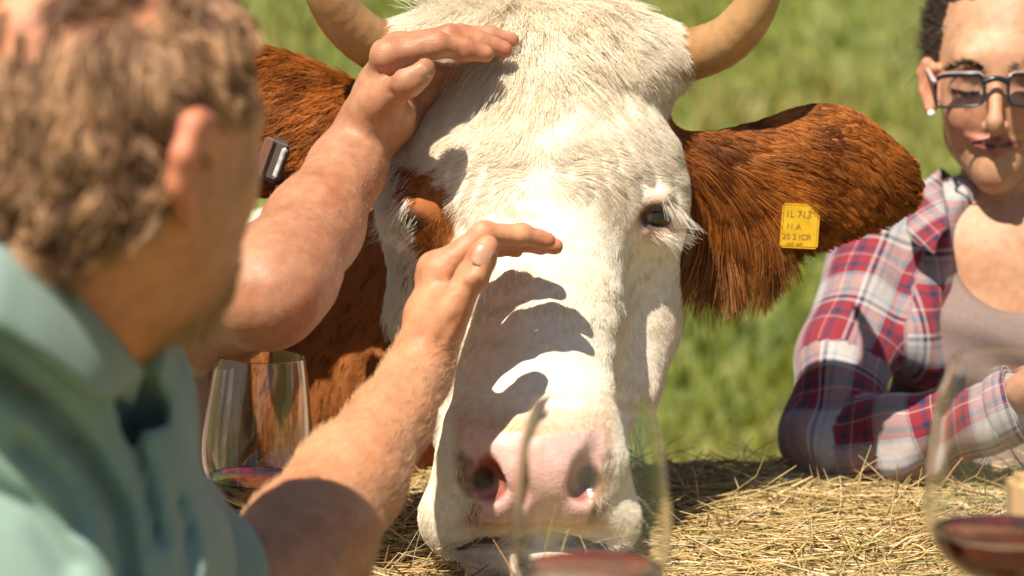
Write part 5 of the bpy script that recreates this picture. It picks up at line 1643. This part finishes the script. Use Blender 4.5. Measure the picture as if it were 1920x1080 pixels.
def on_hay(px, py_d, seed=3):
    p = W(px, 1000, py_d); 
    return np.array([p[0], p[1], 0.0])
def stand(px, d, z):
    x = (px - 960) / FPX * d
    # y so that the depth along the axis is d at height z
    y = (d + (z - CAM[2]) * math.sin(PITCH)) / math.cos(PITCH)
    return np.array([x, y, z])
wine_glass("clear wine glass with a little red wine beside the green-shirted man's forearm", stand(473, 2.00, HAYZ - 0.006), 1.0, 0.21, tilt=(0.0, 0.05), ST=0.064)
wine_glass("clear wine glass standing directly in front of the cow's nose", stand(1106, 1.44, HAYZ - 0.008), 1.03, 0.25, rim=.74, ST=0.126)
wine_glass("wine glass holding dark red wine beside the wooden board, in front of the plaid sleeve", stand(1872, 1.50, HAYZ - 0.008), 1.10, 0.24, rim=.70, ST=0.124)

# pale wooden block standing beside the right glass
def rbox(c, size, bev=.004, rotz=0.0):
    import bmesh
    bm = bmesh.new(); bmesh.ops.create_cube(bm, size=1.0)
    for vv in bm.verts: vv.co = Vector((vv.co.x * size[0], vv.co.y * size[1], vv.co.z * size[2]))
    bmesh.ops.bevel(bm, geom=bm.edges[:], offset=bev, segments=3, affect='EDGES')
    co = np.array([list(vv.co) for vv in bm.verts]); fs = [[x.index for x in f_.verts] for f_ in bm.faces]; bm.free()
    cs, sn = math.cos(rotz), math.sin(rotz)
    return co @ np.array([[cs, sn, 0], [-sn, cs, 0], [0, 0, 1]]) + np.asarray(c), fs
def mat_wood():
    m, nt, b = new_mat("pale wood")
    g = nt.nodes.new("ShaderNodeNewGeometry")
    mp = nt.nodes.new("ShaderNodeMapping"); mp.inputs["Scale"].default_value = (90, 90, 9); nt.links.new(g.outputs["Position"], mp.inputs[0])
    t = noise_node(nt, 1.0, 5, .6, mp.outputs[0])
    r = nt.nodes.new("ShaderNodeValToRGB"); r.color_ramp.elements[0].position = .3; r.color_ramp.elements[0].color = (0.40, 0.23, 0.10, 1); r.color_ramp.elements[1].position = .7; r.color_ramp.elements[1].color = (0.58, 0.38, 0.19, 1)
    nt.links.new(t.outputs[0], r.inputs[0]); nt.links.new(r.outputs[0], b.inputs["Base Color"]); b.inputs["Roughness"].default_value = .6
    return m
WOOD = mat_wood()
wb = empty("wooden_board", "pale wooden board with an upright post, on the hay beside a wine glass", "board")
pb = stand(1905, 1.60, HAYZ)
bv, bf = rbox(pb + np.array([.035, .0, .010]), (.16, .14, .020), .004)
mesh_obj("board", bv, bf, WOOD, wb, smooth=False)
pp = stand(1928, 1.62, HAYZ + .02)
bv, bf = rbox(pp + np.array([0, 0, .070]), (.034, .032, .16), .005)
mesh_obj("post", bv, bf, WOOD, wb, smooth=False)

# ------------------------------------------------------------------ ear tags
def ear_tags():
    ym, nt, b = new_mat("yellow tag plastic")
    b.inputs["Base Color"].default_value = (0.72, 0.44, 0.02, 1); b.inputs["Roughness"].default_value = .4
    nt.links.new(mul_noise(nt, nt.nodes.new("ShaderNodeRGB").outputs[0], 80, .85, 1.08), b.inputs["Base Color"])
    [n_ for n_ in nt.nodes if n_.type == 'RGB'][0].outputs[0].default_value = (0.66, 0.39, 0.015, 1)
    ink = mat_plain("tag ink", (0.26, 0.15, 0.02), .6)
    c = W(1500, 424, 2.166)
    v, f = rbox((0, 0, 0), (.034, .0022, .040), .0018)
    cs, sn = math.cos(math.radians(3)), math.sin(math.radians(3))
    def place(p_):
        p_ = np.asarray(p_, float); p_ = np.stack([p_[:, 0] * cs + p_[:, 2] * sn, p_[:, 1], -p_[:, 0] * sn + p_[:, 2] * cs], -1)
        return p_ + c
    t = mesh_obj("ear_tag", place(v), f, ym, cow, smooth=False)
    t["label"] = "yellow numbered tag in the hairy ear"
    k = 0
    for txt, dx, dz, sz in (("1L 713", -.014, .008, .0085), ("11.A", -.013, -.003, .0075), ("20 2 ICR", -.0155, -.012, .0072), ("oo3  as4", -.011, -.0172, .004)):
        cu = bpy.data.curves.new("tag_print", 'FONT'); cu.body = txt; cu.size = sz; cu.extrude = .0001
        to = bpy.data.objects.new("tag_print_tmp", cu); COL.objects.link(to)
        dg = bpy.context.evaluated_depsgraph_get(); me = bpy.data.meshes.new_from_object(to.evaluated_get(dg))
        co = np.array([list(vv.co) for vv in me.vertices]); fs = [list(pg.vertices) for pg in me.polygons]
        bpy.data.objects.remove(to)
        co = np.stack([co[:, 0] + dx, -co[:, 2] - .0013, co[:, 1] + dz], -1)
        mesh_obj("print", place(co), fs, ink, t, smooth=False)
    # dark clip tag with a pale face in the other ear
    dm = mat_plain("brown tag edge", (0.20, 0.10, 0.06), .5, 60); sm = mat_plain("pale tag face", (0.62, 0.62, 0.58), .25, 150, .5, 1.1); bm_ = mat_plain("dark tag", (0.10, 0.075, 0.065), .4)
    c2 = W(514, 300, 2.165)
    def put(v_, dx, dy, dz, roll=-0.36):
        cs, sn = math.cos(roll), math.sin(roll); v_ = v_ + np.array([dx, dy, dz])
        return np.stack([v_[:, 0] * cs - v_[:, 2] * sn, v_[:, 1], v_[:, 0] * sn + v_[:, 2] * cs], -1) + c2
    v, f = rbox((0, 0, 0), (.022, .010, .040), .004)
    t2 = mesh_obj("ear_tag", put(v, 0, 0, 0), f, bm_, cow, smooth=False)
    t2["label"] = "dark folded tag with a pale face in the other ear"
    v, f = rbox((0, 0, 0), (.010, .004, .038), .0018); mesh_obj("tag_edge", put(v, -.009, -.006, 0), f, dm, t2, smooth=False)
    v, f = rbox((0, 0, 0), (.005, .003, .029), .0014); mesh_obj("tag_face", put(v, .006, -.0055, 0), f, sm, t2, smooth=False)
ear_tags()
